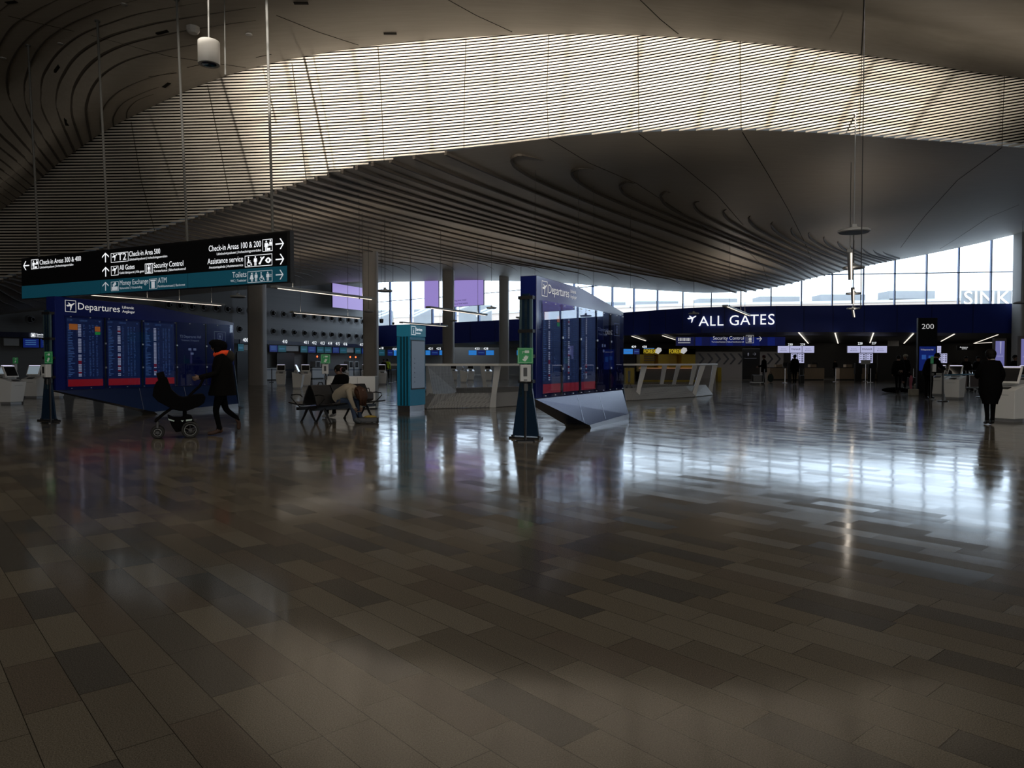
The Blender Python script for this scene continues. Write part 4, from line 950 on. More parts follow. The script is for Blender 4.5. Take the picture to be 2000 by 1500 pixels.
    # eyes, mouth, ears
    for sy in (-1, 1):
        m = MB(); m.ell(hc+fw*.088*s+lat*.034*s*sy+up*.012*s, (.010*s, .014*s, .008*s), 8, 6, M); m.build('eye', BLACK, o, smooth=2)
        m = MB(); m.ell(hc+lat*.096*s*sy, (.018*s, .008*s, .030*s), 8, 6, M); m.build('ear', SKIN, o, smooth=2)
    m = MB(); m.ell(hc+fw*.090*s-up*.048*s, (.008*s, .024*s, .006*s), 8, 6, M); m.build('mouth', mat('lips', (.2, .06, .05), .5), o, smooth=2)
    # hair cap
    m = MB(); hm_ = hairs or [((-.018, 0, .035), (.108, .100, .100))]
    for c, r in hm_: m.ell(hc+fw*c[0]*s+lat*c[1]*s+up*c[2]*s, tuple(q*s for q in r), 16, 10, M)
    m.build('hair', hair, o, smooth=2)
    if hat:
        m = MB(); m.ell(hc+fw*-.01*s+up*.065*s, (.115*s, .11*s, .085*s), 16, 8, M); m.build('hat', hat, o, smooth=2)
    if coat:   # rings (x, z, half depth, half width)
        m = MB(); n = 20; vs = []; fs = []
        for (x, z, dx, dy) in coat:
            for j in range(n): a = 2*math.pi*j/n; vs.append((s*(x+dx*math.cos(a)), s*dy*math.sin(a), s*z))
        k = len(coat)
        for i in range(k-1):
            for j in range(n): fs.append((i*n+j, i*n+(j+1) % n, (i+1)*n+(j+1) % n, (i+1)*n+j))
        fs.append(tuple(range(n))); fs.append(tuple(range((k-1)*n, k*n))); m.add(vs, fs); m.build('coat', coatm or top, o, smooth=True)
    return o
GROUNDZ = 0
def fp(u, v): p = F(u, v); return (p.x, p.y, 0)
# walking person behind the stroller (faces the left of the photo)
wk = dict(pelvis=(-.02, 0, .90), spine=(-.05, 0, 1.12), chest=(-.05, 0, 1.36), neck=(-.02, 0, 1.53), hb=(.03, 0, 1.60), ht=(.05, 0, 1.73),
          shL=(-.05, .17, 1.45), elL=(.06, .20, 1.16), wrL=(.34, .17, 1.09), shR=(-.05, -.17, 1.45), elR=(.07, -.20, 1.15), wrR=(.35, -.17, 1.09),
          hpL=(-.02, .09, .88), knL=(.08, .09, .47), anL=(.01, .09, .10), toL=(.23, .10, .035), hpR=(-.02, -.09, .88), knR=(-.11, -.09, .47), anR=(-.35, -.10, .27), toR=(-.34, -.11, .07))
WX, WY = P(430, 850, 13.95).x, 13.95
w = person('person in a dark hooded coat with a bright orange scarf pushing a black stroller', (WX, WY, 0), math.pi+R(24.6), wk, top=CLOTHN, legs=CLOTHB, shoes=SHOEB, hair=CLOTHB, sub=2, sleeve=1.25,
       hairs=[((-.02, 0, .03), (.125, .120, .115)), ((-.10, 0, .01), (.09, .10, .10)), ((.03, 0, .09), (.10, .10, .06)), ((.0, .07, -.04), (.07, .05, .09)), ((.0, -.07, -.04), (.07, .05, .09))],
       coat=[(-.03, 1.52, .09, .12), (-.05, 1.44, .15, .22), (-.06, 1.30, .19, .25), (-.06, 1.10, .20, .25), (-.06, .95, .22, .26), (-.05, .80, .25, .27), (-.05, .75, .25, .27)])
m = MB(); m.tube([(-.10, -.09, 1.55), (.03, -.06, 1.545), (.06, 0, 1.52), (.03, .06, 1.545), (-.10, .09, 1.55), (-.15, 0, 1.55)], .052, 10, closed=True); m.build('scarf', ORANGE, w, smooth=2)
m = MB(); m.ell((-.19, 0, 1.48), (.085, .15, .12)); m.build('hood', mat('hood_fur', (.014, .012, .008), .95), w, smooth=2)
# stroller
PX = .00935
st = thing('stroller', 'black pram-style stroller with spoked wheels pushed by the person in the orange scarf', 'stroller', (F(359, 856).x, 13.55, 0), math.pi+R(24.6))
def q(u, v): return ((359-u)*.0086, (857.5-v)*PX)
outl = [q(*p) for p in ((315, 739), (304, 740), (295, 749), (290, 761), (288, 775), (298, 786), (316, 796), (330, 803), (341, 805), (354, 805), (366, 801), (377, 797), (387, 790), (390, 779), (386, 773), (375, 773), (360, 776), (347, 779), (338, 776), (332, 771), (324, 763), (319, 750))]
m = MB(); m.xz(outl, -.19, .19); m.build('carrycot', mat('pram_fabric', (.0035, .0035, .004), .85, spec=.05, bump=.2, nscale=80), st, bevel=.015)
m = MB(); m.tube([(q(300, 748)[0], 0, q(300, 748)[1]), (q(314, 744)[0], 0, q(314, 744)[1])], .16, 14); hd_ = m.build('hood', CLOTHB, st, smooth=True)
for sy in (-1, 1):
    m = MB(); pts = [q(357, 778), (q(366, 769)), q(379.6, 757), q(387, 742)]; m.tube([(a, sy*.17, b) for a, b in pts], .017, 8); m.build('handle_arm', CLOTHN, st, smooth=True)
m = MB(); a = q(387, 742); m.tube([(a[0], -.18, a[1]), (a[0]-.02, 0, a[1]+.005), (a[0], .18, a[1])], .020, 8); m.build('handlebar', CLOTHN, st, smooth=True)
m = MB(); pts = [q(349, 803), q(349, 822)]; m.tube([(a, 0, b) for a, b in pts], .035, 8); m.build('seat_post', CLOTHN, st)
for sy in (-1, 1):
    m = MB(); pts = [q(326, 799), q(308, 811), q(292, 824)]; m.tube([(a, sy*(.12+.05*i), b) for i, (a, b) in enumerate(pts)], .020, 8); m.build('front_leg', CLOTHN, st, smooth=True)
m = MB(); m.xz([q(*p) for p in ((315, 812), (326, 818), (343, 819), (352, 813), (362, 815), (365, 822), (368, 835), (352, 843), (331, 846), (324, 835))], -.20, .20); m.build('basket', CLOTHB, st, bevel=.02)
m = MB(); m.xz([q(*p) for p in ((317, 819), (329, 823), (328, 825), (318, 822))], -.215, .215); m.xz([q(*p) for p in ((341, 823), (347, 823), (344, 826))], -.215, .215); m.xz([q(*p) for p in ((351, 822), (363, 821), (362, 824), (351, 825))], -.215, .215); m.build('reflective_trim', mat('reflective_strip', (.35, .42, .38), .4, emit=(.4, .5, .45), es=.08), st)
def wheel(cx, cz, r, y, w_):
    m = MB(); n = 28; m.tube([(cx+(r-.022)*math.cos(2*math.pi*i/n), y, cz+(r-.022)*math.sin(2*math.pi*i/n)) for i in range(n)], .022, 8, ry=w_, up=(0, 1, 0), closed=True); t = m.build('tyre', RUBBER, st, smooth=2)
    m = MB(); m.tube([(cx+(r-.052)*math.cos(2*math.pi*i/n), y, cz+(r-.052)*math.sin(2*math.pi*i/n)) for i in range(n)], .007, 6, ry=.018, up=(0, 1, 0), closed=True); m.build('rim', mat('rim_grey', (.28, .29, .29), .35, .3), t, smooth=2)
    for i in range(5):
        a = 2*math.pi*i/5+.3; m = MB(); m.tube([(cx, y, cz), (cx+(r-.05)*math.cos(a), y, cz+(r-.05)*math.sin(a))], .014, 6); m.build('spoke', BLACK, t)
    m = MB(); m.M = Matrix.Translation((cx, y, cz)) @ Matrix.Rotation(R(90), 4, 'X'); m.lathe([(0, -.03), (.03, -.03), (.03, .03), (0, .03)], 12); m.build('hub', BLACK, t)
for sy in (-1, 1): wheel(0, .150, .150, sy*.27, .024); wheel(.535, .113, .113, sy*.17, .02)
m = MB(); m.tube([(0, -.27, .15), (0, .27, .15)], .012, 8); m.build('axle', BLACKM, st)
for sy in (-1, 1): m = MB(); m.box(.512, .558, sy*.17-.035, sy*.17+.035, .19, .31); m.build('fork', BLACK, st, bevel=.008)

# ================================================================== WAITING BENCHES
AX = Vector((.49, .87)); BC = Vector((-4.10, 17.35)); rzb = math.atan2(AX.y, AX.x)     # local x along the row, local -y towards the right of the photo
def bench(label, off, flip):
    n_ = Vector((AX.y, -AX.x)); c = BC+n_*off
    t = thing('bench_seating', label, 'bench', (c.x, c.y, 0), rzb+(math.pi if flip else 0), 'back-to-back waiting seats')
    m = MB(); m.box(-1.05, 1.05, -.045, .045, .30, .37); m.build('beam', BLACKM, t)
    for x in (-.72, .72):
        for sy in (-1, 1):
            m = MB(); m.tube([(x, sy*.03, .33), (x, sy*.13, .15), (x, sy*.215, .03)], [.035, .026, .022], 8); m.build('leg', BLACKM, t)
            m = MB(); m.lathe([(0, 0), (.035, 0), (.035, .025), (0, .03)], 12, (x, sy*.215, 0)); m.build('foot', RUBBER, t)
    for i in range(3):
        x0 = -.93+.62*i+.0; x1 = x0+.58
        m = MB(); pts = [(-.48, .455), (-.44, .44), (-.2, .405), (.02, .40), (.02, .43), (-.2, .435), (-.44, .47)]; m.yz(pts, x0, x1); m.build('seat', BLK_SEAT, t, bevel=.008)
        m = MB(); pts = [(-.02, .44), (.04, .60), (.10, .74), (.17, .86), (.20, .855), (.135, .73), (.07, .59), (.02, .43)]; m.yz(pts, x0, x1); m.build('backrest', BLK_SEAT, t, bevel=.008)
    for x in (-.98, -.33, .29, .96):
        m = MB(); m.tube([(x, -.02, .37), (x, -.16, .46), (x, -.30, .58), (x, -.28, .635), (x, -.12, .655), (x, .0, .64), (x, .05, .60)], .014, 8); m.build('armrest', BLACKM, t, smooth=True)
    return t
BLK_SEAT = mat('seat_black', (.016, .016, .018), .38)
bench('black airport seat row nearer the viewer, with the person in the cream sweater', .23, False)
bench('black airport seat row behind, facing the pillars, with the person in black', -.23, True)
# seated, bent-over person on the near row, facing right
pw = P(641, 779, 16.75)
sp_ = dict(pelvis=(0, 0, .52), spine=(.14, 0, .66), chest=(.34, 0, .76), neck=(.50, 0, .78), hb=(.58, 0, .74), ht=(.66, 0, .64),
           shL=(.42, .16, .76), elL=(.52, .17, .55), wrL=(.55, .10, .36), shR=(.42, -.17, .76), elR=(.50, -.20, .56), wrR=(.54, -.12, .36),
           hpL=(.04, .09, .50), knL=(.46, .10, .49), anL=(.52, .09, .10), toL=(.70, .09, .035), hpR=(.04, -.10, .50), knR=(.44, -.12, .49), anR=(.56, -.12, .10), toR=(.74, -.12, .035))
base = Vector((BC.x, BC.y))+Vector((AX.y, -AX.x))*.36+AX*(-.33)
w = person('person with long auburn hair, cream sweater and jeans, bent forward on the bench', (base.x, base.y, 0), rzb-R(90), sp_, top=KNIT, legs=JEANS, shoes=mat('grey_shoe', (.05, .06, .07), .7), hair=HAIRR, sub=2, sleeve=1.15,
       hairs=[((-.03, 0, .04), (.115, .108, .105)), ((-.02, .06, -.02), (.08, .06, .11))])
m = MB()
for i in range(15):
    y = -.085+.17*(i/14); m.tube([(.56, y, .83-abs(y)*.4), (.66, y*1.15, .76), (.70+.03*math.sin(i*2.1), y*1.2, .60), (.69+.03*math.cos(i*1.7), y*1.1, .42+.03*math.sin(i*3))], [.03, .034, .028, .010], 7)
m.build('long_hair', HAIRR, w, smooth=2)
m = MB(); n = 18; vs = []; fs = []
ring = [((-.06, .55), .15), ((.02, .62), .165), ((.14, .68), .165), ((.27, .74), .17), ((.38, .76), .165), ((.47, .775), .11)]
for i, ((x, z), r) in enumerate(ring):
    for j in range(n): a = 2*math.pi*j/n; vs.append((x+math.sin(a)*r*-.55, math.cos(a)*r*1.15, z+math.sin(a)*r*.86))
for i in range(len(ring)-1):
    for j in range(n): fs.append((i*n+j, i*n+(j+1) % n, (i+1)*n+(j+1) % n, (i+1)*n+j))
fs += [tuple(range(n)), tuple(range(len(vs)-n, len(vs)))]; m.add(vs, fs); m.build('sweater', KNIT, w, smooth=True)
# person behind, facing away to the left
base2 = Vector((BC.x, BC.y))+Vector((AX.y, -AX.x))*-.36+AX*(.62)
p2 = dict(pelvis=(0, 0, .54), spine=(.03, 0, .72), chest=(.08, 0, .92), neck=(.13, 0, 1.07), hb=(.17, 0, 1.13), ht=(.22, 0, 1.24), shL=(.08, .17, 1.0), elL=(.18, .22, .74), wrL=(.36, .12, .70), shR=(.08, -.17, 1.0), elR=(.18, -.22, .74), wrR=(.36, -.12, .70),
          hpL=(.03, .09, .50), knL=(.46, .10, .50), anL=(.48, .10, .10), toL=(.64, .10, .035), hpR=(.03, -.09, .50), knR=(.46, -.10, .50), anR=(.42, -.10, .10), toR=(.58, -.10, .035))
w = person('person in black with a pink scrunchie, seated behind on the far bench', (base2.x, base2.y, 0), rzb+R(90), p2, top=CLOTHB, legs=CLOTHB, shoes=mat('white_shoe', (.4, .4, .4), .6), hair=HAIRD, sub=2, sleeve=1.3)
m = MB(); m.ell((.03, 0, 1.20), (.055, .06, .055)); m.build('hair_bun', HAIRD, w, smooth=2); m = MB(); m.ell((.07, 0, 1.20), (.035, .07, .06)); m.build('scrunchie', mat('scrunchie_pink', (.3, .15, .16), .8), w, smooth=2)
m = MB(); m.box(.41, .42, -.05, .03, .73, .87); ph = m.build('phone', BLACK, None, bevel=.004); ph.location = (base2.x, base2.y, 0); ph.rotation_euler = (0, 0, rzb+R(90)); ph.name = 'smartphone'; tag(ph, 'dark smartphone held by the person in black on the far bench', 'phone')
# bags at the bench
p = F(716, 826); t = thing('open_suitcase', 'low open black suitcase with yellow things on the floor at the bench feet', 'suitcase', (p.x, p.y, 0), R(12))
m = MB(); m.rbox(-.27, .27, -.18, .18, .03, .13, .04); m.build('shell', BLACK, t, bevel=.01); m = MB(); m.rbox(-.25, .25, .2, .5, .03, .08, .04); m.build('lid', BLACK, t)
m = MB(); m.ell((.08, -.02, .13), (.15, .10, .045)); m.build('yellow_clothes', mat('mustard_cloth', (.30, .22, .04), .9), t, smooth=2)
for x in (-.24, .24): m = MB(); m.ell((x, -.19, .03), (.03, .015, .03), 10, 8); m.build('wheel', RUBBER, t)
base3 = Vector((BC.x, BC.y))+Vector((AX.y, -AX.x))*.50+AX*(.40); p = P(700, 770, 17.5); t = thing('shoulder_bag', 'brown leather bag on the near bench under the hanging hair', 'bag', (base3.x, base3.y, .462), rzb)
m = MB(); m.prism([(-.2, -.10), (.2, -.10), (.22, .10), (-.22, .10)], 0, .22); m.build('body', mat('dark_brown_leather', (.03, .018, .012), .5), t, bevel=.05)
m = MB(); m.tube([(-.16, 0, .20), (-.12, 0, .30), (.12, 0, .30), (.16, 0, .20)], .012, 6); m.build('strap', BLACK, t, smooth=True)
base4 = Vector((BC.x, BC.y))+Vector((AX.y, -AX.x))*-.50+AX*(-.05); t = thing('backpack', 'black backpack with a looped handle on the far bench', 'bag', (base4.x, base4.y, .44), rzb)
m = MB(); m.rbox(-.16, .16, -.10, .10, 0, .38, .04); m.build('body', CLOTHB, t, bevel=.04); m = MB(); m.tube([(-.10, 0, .37), (-.05, 0, .46), (.05, 0, .46), (.10, 0, .37)], .014, 6); m.build('handle', BLACK, t, smooth=True)
# ================================================================== KIOSKS
def kiosk():
    t = thing('self_service_kiosk', 'x', 'kiosk', (0, 0, 0), 0, 'white self-service check-in kiosks')
    m = MB(); m.add([(-.25, -.20, .07), (.25, -.20, .07), (.25, .22, .07), (-.25, .22, .07), (-.30, -.30, .74), (.30, -.30, .74), (.30, .26, .88), (-.30, .26, .88)],
                    [(0, 3, 2, 1), (4, 5, 6, 7), (0, 1, 5, 4), (1, 2, 6, 5), (2, 3, 7, 6), (3, 0, 4, 7)]); m.build('body', WGLOSS, t, bevel=.012)
    m = MB(); m.box(-.22, .22, -.17, .20, 0, .07); m.build('base', GREY, t)
    m = MB(); m.yz([(.0, .84), (.20, .88), (.14, 1.0), (.05, 1.0)], -.14, .14); m.build('neck', LGREY, t)
    a = R(24); ca, sa = math.cos(a), math.sin(a)
    def tl(x0, x1, u0, u1, d0, d1, name, mt, bv=0):
        m = MB(); vs = []
        for d in (d0, d1):
            for x, u in ((x0, u0), (x1, u0), (x1, u1), (x0, u1)): vs.append((x, -.07+u*sa*1.0+d*ca, .90+u*ca-d*sa))
        m.add(vs, [(0, 1, 2, 3), (4, 7, 6, 5), (0, 4, 5, 1), (1, 5, 6, 2), (2, 6, 7, 3), (3, 7, 4, 0)]); return m.build(name, mt, t, bevel=bv)
    tl(-.25, .25, 0, .42, 0, .05, 'screen_housing', WGLOSS, .01); s = tl(-.215, .215, .04, .37, -.004, .001, 'screen', SCR_K); tl(-.22, .22, .395, .418, -.006, 0, 'status_light', emis('kiosk_light', (.75, .72, .95), .8))
    m = MB(); m.add([(-.10, -.24, .757), (.12, -.24, .757), (.12, -.10, .792), (-.10, -.10, .792), (-.10, -.24, .775), (.12, -.24, .775), (.12, -.10, .81), (-.10, -.10, .81)], [(0, 3, 2, 1), (4, 5, 6, 7), (0, 1, 5, 4), (1, 2, 6, 5), (2, 3, 7, 6), (3, 0, 4, 7)]); m.build('card_reader', BLACK, t)
    m = MB(); m.box(-.16, .16, -.287, -.272, .62, .626); m.build('slot', BLACK, t)
    return t
KP = kiosk(); first = [True]
PUT = []
def put_kiosk(u, v, rz, label, lit=False, sc=1.0):
    p = F(u, v)
    if first[0]: o = KP; o.location = p; o.rotation_euler = (0, 0, rz); o['label'] = label; first[0] = False
    else: o = dup(KP, p, rz, label)
    o.scale = (sc,)*3
    if lit:
        for c in o.children:
            if c.name.startswith('screen') and 'housing' not in c.name:
                c.data = c.data.copy(); c.data.materials[0] = emis('pale_kiosk_screen', (.22, .27, .31), .75)
    return o
put_kiosk(23, 789, R(80), 'white check-in kiosk standing side-on, the nearest at far left')
put_kiosk(66, 777, 0, 'white check-in kiosk with lit pale screen, left of the tall sanitizer stand, facing us', True)
put_kiosk(11, 775, R(0), 'white check-in kiosk at the far left edge, partly behind the side-on one', True)
put_kiosk(107, 777, R(10), 'white check-in kiosk half hidden by the left fin of the departures board', True)
put_kiosk(163, 776, 0, 'white check-in kiosk seen only below the departures board, left one')
put_kiosk(222, 775, 0, 'white check-in kiosk seen only below the departures board, right one')
put_kiosk(549, 753, R(15), 'pale kiosk with dark screen just right of the second pillar')
put_kiosk(582, 759, R(95), 'pale kiosk standing side-on with its screen leaning left, right of the second pillar')
put_kiosk(597, 754, R(20), 'pale kiosk directly behind the side-on one near the second pillar')
put_kiosk(672, 750, R(20), 'pale kiosk behind the seated person in black')
put_kiosk(715, 751, R(15), 'pale kiosk in front of the third pillar, behind the white cabinet')
put_kiosk(746, 751, R(15), 'pale kiosk between the third pillar and the black 400 pillar')
put_kiosk(786, 752, R(12), 'kiosk half hidden by the teal totem and black 400 pillar')
put_kiosk(886, 743, R(10), 'small distant kiosk seen under the long white counter, first from left')
put_kiosk(906, 747, R(90), 'small distant side-on kiosk under the long white counter, second from left')
put_kiosk(919, 743, R(10), 'small distant kiosk under the long white counter, third from left')
put_kiosk(953, 744, R(10), 'small distant kiosk under the long white counter, beside the slanted leg')
put_kiosk(1968, 823, R(-62), 'large white kiosk nearest us at the right edge, the standing person before it')
put_kiosk(1864, 779.5, R(-55), 'white kiosk with a light strip behind the belt post at right')
put_kiosk(1833, 772, R(-50), 'white kiosk the leaning person in dark is using')
put_kiosk(1889, 757, R(-20), 'kiosk behind the cyan belt, left one of the pair')
put_kiosk(1914, 756, R(-30), 'kiosk behind the cyan belt, right one of the pair')
put_kiosk(2001, 781, R(-60), 'kiosk cut by the right edge, behind the large one')

# sanitizer stands
def sanit(u, v, d, rz, label, hgt=1.62, base=True):
    p = P(u, 700, d); t = thing('sanitizer_stand', label, 'hand sanitizer stand', (p.x, p.y, 0), rz, 'hand sanitizer stands')
    m = MB(); m.tube([(0, .0, .02), (0, 0, 1.34)], .022, 8); m.build('pole', BLACKM, t)
    m = MB(); m.rbox(-.16, .16, -.13, .13, 0, .02, .03); m.build('base', BLACKM, t)
    m = MB(); m.rbox(-.095, .095, -.15, -.02, 1.04, 1.33, .015); m.build('dispenser', WHITE, t, bevel=.01)
    m = MB(); m.box(-.035, .03, -.153, -.149, 1.13, 1.28); m.build('window', BLACK, t); m = MB(); m.box(-.03, .03, -.154, -.149, 1.06, 1.075); m.build('nozzle', BLACK, t)
    m = MB(); m.rbox(-.03, .05, -.10, -.0, .88, 1.0, .01); m.build('drip_bracket', BLACK, t)
    m = MB(); m.box(-.135, .135, -.03, -.02, 1.35, 1.62); m.build('sign', GREEN, t)
    m = MB(); y = -.034; frame_into(m, -.12, .12, 1.365, 1.605, y, .004); rect_into(m, -.01, .065, 1.53, 1.575, y); rect_into(m, -.05, -.01, 1.548, 1.556, y); rect_into(m, -.052, -.046, 1.52, 1.56, y)
    poly_into(m, [(.2, .1), (.5, 0), (.9, .5), (1, .9), (.8, .75), (.75, 1), (.6, .8), (.5, 1), (.4, .75), (.2, .7), (.3, .5), (0, .3)], -.055, 1.385, .11, y); m.build('hand_symbol', mat('sign_symbol_grey', (.5, .55, .5), .5, emit=(.5, .6, .5), es=.15), t)
    return t
sanit(1026, 0, 12.75, 0, 'hand sanitizer stand with green sign at the near end of the central board')
sanit(97, 0, 16.7, R(-25), 'tall hand sanitizer stand with green sign left of the departures board')
sanit(636, 0, 21.6, R(8), 'hand sanitizer stand with green sign in front of the white cabinet')
sanit(31, 0, 33, R(-10), 'small distant sanitizer stand with green sign at the far left')
sanit(1819, 0, 27.5, R(80), 'sanitizer stand seen edge-on in front of the leaning person at right')

# ================================================================== TOTEM
A = F(801, 805); B = F(831, 801.5); L = (B-A).length
t = thing('information_totem', 'tall teal totem with i Services header and dark touch screen', 'information kiosk', (A.x, A.y, 0), rzof(A, B))
H2 = EYE+(710-634)/FP*A.y
m = MB(); m.box(0, L, 0, .42, .17, H2-.33); m.build('body', TEAL, t, bevel=.01)
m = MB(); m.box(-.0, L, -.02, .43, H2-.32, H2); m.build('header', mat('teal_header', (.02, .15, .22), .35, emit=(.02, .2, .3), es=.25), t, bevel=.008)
m = MB(); m.box(.02, L-.02, .02, .40, 0, .17); m.build('plinth', STEEL, t)
m = MB(); m.box(.05, L-.05, -.012, -.002, .62, H2-.42); m.build('bezel', BLACK, t); m = MB(); m.box(.07, L-.07, -.018, -.013, .66, H2-.45); m.build('touch_screen', emis('grey_touch_screen', (.10, .13, .17), .55), t)
for yy in (.06, .16, .26): m = MB(); m.box(-.012, -.001, yy, yy+.05, .18, H2-.33); m.build('side_groove', mat('teal_dark', (.006, .07, .10), .4), t)
m = MB(); frame_into(m, .05, .27, H2-.28, H2-.04, -.024, .01); text_into(m, 'i', .16, H2-.24, .15, -.024, align='C'); m.build('i_symbol', TXTW, t)
m = MB(); text_into(m, 'Services', .30, H2-.16, .085, -.024, w=.34); m.build('lettering', TXTW, t); m = MB(); text_into(m, 'Information', .30, H2-.245, .045, -.024, w=.26); m.build('lettering', TXTW, t)
for i in range(6): m = MB(); rect_into(m, .20, .24, .82+.13*i, .85+.13*i, -.02); m.build('icon', mat('icon_dark', (.03, .04, .06), .5), t)

# ================================================================== LONG WHITE COUNTER
t = thing('information_counter', 'long white counter ring on slanted legs with perforated low panels, mid hall', 'counter', (0, 0, 0))
FRT = [F(835, 799), F(905, 797), F(965, 796), F(1040, 791), F(1135, 786), F(1243, 782), F(1354, 775.5), F(1392, 771.5)]
FRT = [Vector((p.x, p.y)) for p in FRT]
def nrm_at(i):
    a = FRT[max(i-1, 0)]; b = FRT[min(i+1, len(FRT)-1)]; d = (b-a).normalized(); return Vector((-d.y, d.x))
wid = [3.0, 4.2, 4.6, 4.8, 4.8, 4.6, 3.4, 2.2]
BCK = [p+nrm_at(i)*wid[i] for i, p in enumerate(FRT)]
loop = FRT+BCK[::-1]
zt0, zt1 = 1.275, 1.345
cen = sum(loop, Vector((0, 0)))/len(loop)
m = MB(); n = len(loop); out = []; inn = []
for i, p in enumerate(loop):
    a = loop[i-1]; b = loop[(i+1) % n]; d = (b-a).normalized(); nn = Vector((d.y, -d.x)); out.append(p+nn*.22); inn.append(p-nn*.28)
vs = [(p.x, p.y, z) for z in (zt0, zt1) for p in out]+[(p.x, p.y, z) for z in (zt0, zt1) for p in inn]
fs = []
for i in range(n):
    j = (i+1) % n; fs += [(i, j, n+j, n+i), (2*n+i, 3*n+i, 3*n+j, 2*n+j), (n+i, n+j, 3*n+j, 3*n+i), (i, 2*n+i, 2*n+j, j)]
m.add(vs, fs); m.build('worktop', mat('counter_white', (.85, .85, .83), .3), t, bevel=.012)
m = MB(); vs = []
for i, p in enumerate(loop):
    a = loop[i-1]; b = loop[(i+1) % n]; d = (b-a).normalized(); nn = Vector((d.y, -d.x)); q1 = p+nn*.02; q2 = p-nn*.32
    vs += [(q1.x, q1.y, .02), (q2.x, q2.y, .44)]
fs = [(2*i, 2*((i+1) % n), 2*((i+1) % n)+1, 2*i+1) for i in range(n)]
m.add(vs, fs); o = m.build('low_panel', PERF, t); sd = o.modifiers.new('thick', 'SOLIDIFY'); sd.thickness = .03
def leg(u1, v1, u0, v0, back=False, w=.22):
    b = F(u0, v0); d = b.y; tp = P(u1, v1, d+.15); m = MB()
    # crooked flat leg: upper run leans, lower run nearly upright
    mid = Vector((b.x*.72+tp.x*.28, b.y, .42))
    def sec(p, ww, dp): return [(p.x-ww/2, p.y-dp, p.z), (p.x+ww/2, p.y-dp, p.z), (p.x+ww/2, p.y+dp, p.z), (p.x-ww/2, p.y+dp, p.z)]
    bb = Vector((b.x, b.y, 0)); tt = Vector((tp.x, b.y+.1, 1.28))
    m.add(sec(bb, w*.95, .05)+sec(mid, w*.72, .05)+sec(tt, w*.95, .05), [(0, 3, 2, 1)]+[(i*4+j, i*4+(j+1) % 4, i*4+4+(j+1) % 4, i*4+4+j) for i in range(2) for j in range(4)]+[(8, 9, 10, 11)])
    m.build('leg', WHITE, t, bevel=.008)
for a in ((972, 716, 962, 796), (1258, 716, 1243, 781), (1372, 716, 1354, 775), (1396, 716, 1386, 769)): leg(*a)
for a in ((942, 716, 948, 765), (1298, 716, 1290, 764), (1325, 716, 1314, 760), (1357, 716, 1347, 763), (1080, 716, 1088, 767), (1190, 716, 1180, 766)): leg(*a, w=.24)
# leaning perforated end
a = FRT[0]; m = MB(); d0 = F(849, 796).y
P0, P1, P2, P3 = P(833, 716, d0+.3), P(878, 716, d0+1.6), P(890, 765, d0+1.9), F(850, 796.5)
m.add([P0, P1, P2, P3], [(0, 1, 2, 3)]); o = m.build('end_panel', PERF, t); sd = o.modifiers.new('thick', 'SOLIDIFY'); sd.thickness = .03
m = MB(); m.add([P(832, 716, d0), P(836, 716, d0), P(850, 797, d0), P(833, 797, d0), P(832, 716, d0+.06), P(836, 716, d0+.06), P(850, 797, d0+.06), P(833, 797, d0+.06)], [(0, 1, 2, 3), (4, 7, 6, 5), (0, 4, 5, 1), (1, 5, 6, 2), (2, 6, 7, 3), (3, 7, 4, 0)]); m.build('end_post', WHITE, t)
# electrical box and cable hanging in the counter
p = P(1229, 745, 29.5)
m = MB(); m.box(p.x-.045, p.x+.045, p.y, p.y+.06, p.z-.02, p.z+.42); m.build('power_box', BLACK, t)
for dx in (-.10, .10): m = MB(); m.box(p.x+dx-.045, p.x+dx+.045, p.y, p.y+.06, p.z-.46, p.z-.24); m.build('power_brick', BLACK, t); m = MB(); m.tube([(p.x, p.y+.03, p.z), (p.x+dx, p.y+.03, p.z-.24)], .008, 5); m.build('cable', BLACK, t)
m = MB(); m.tube([(p.x, p.y+.03, p.z+.42), (p.x-.02, p.y+.03, 1.30)], .008, 5); m.build('cable', BLACK, t)

# white cabinet behind the benches
a = F(637, 799); b = F(733, 799); t = thing('white_cabinet', 'low white cabinet with dark lines behind the airport seats', 'cabinet', (a.x, a.y, 0))
L = b.x-a.x; m = MB(); m.box(0, L, 0, .5, .03, .97); m.build('body', WGLOSS, t, bevel=.008)
for x in (.27, .98): m = MB(); m.box(L*x*.65, L*x*.65+.008, -.004, .0, .05, .94); m.build('door_joint', GREY, t)
m = MB(); m.box(.03, L-.03, .03, .47, 0, .03); m.build('plinth', BLACK, t)

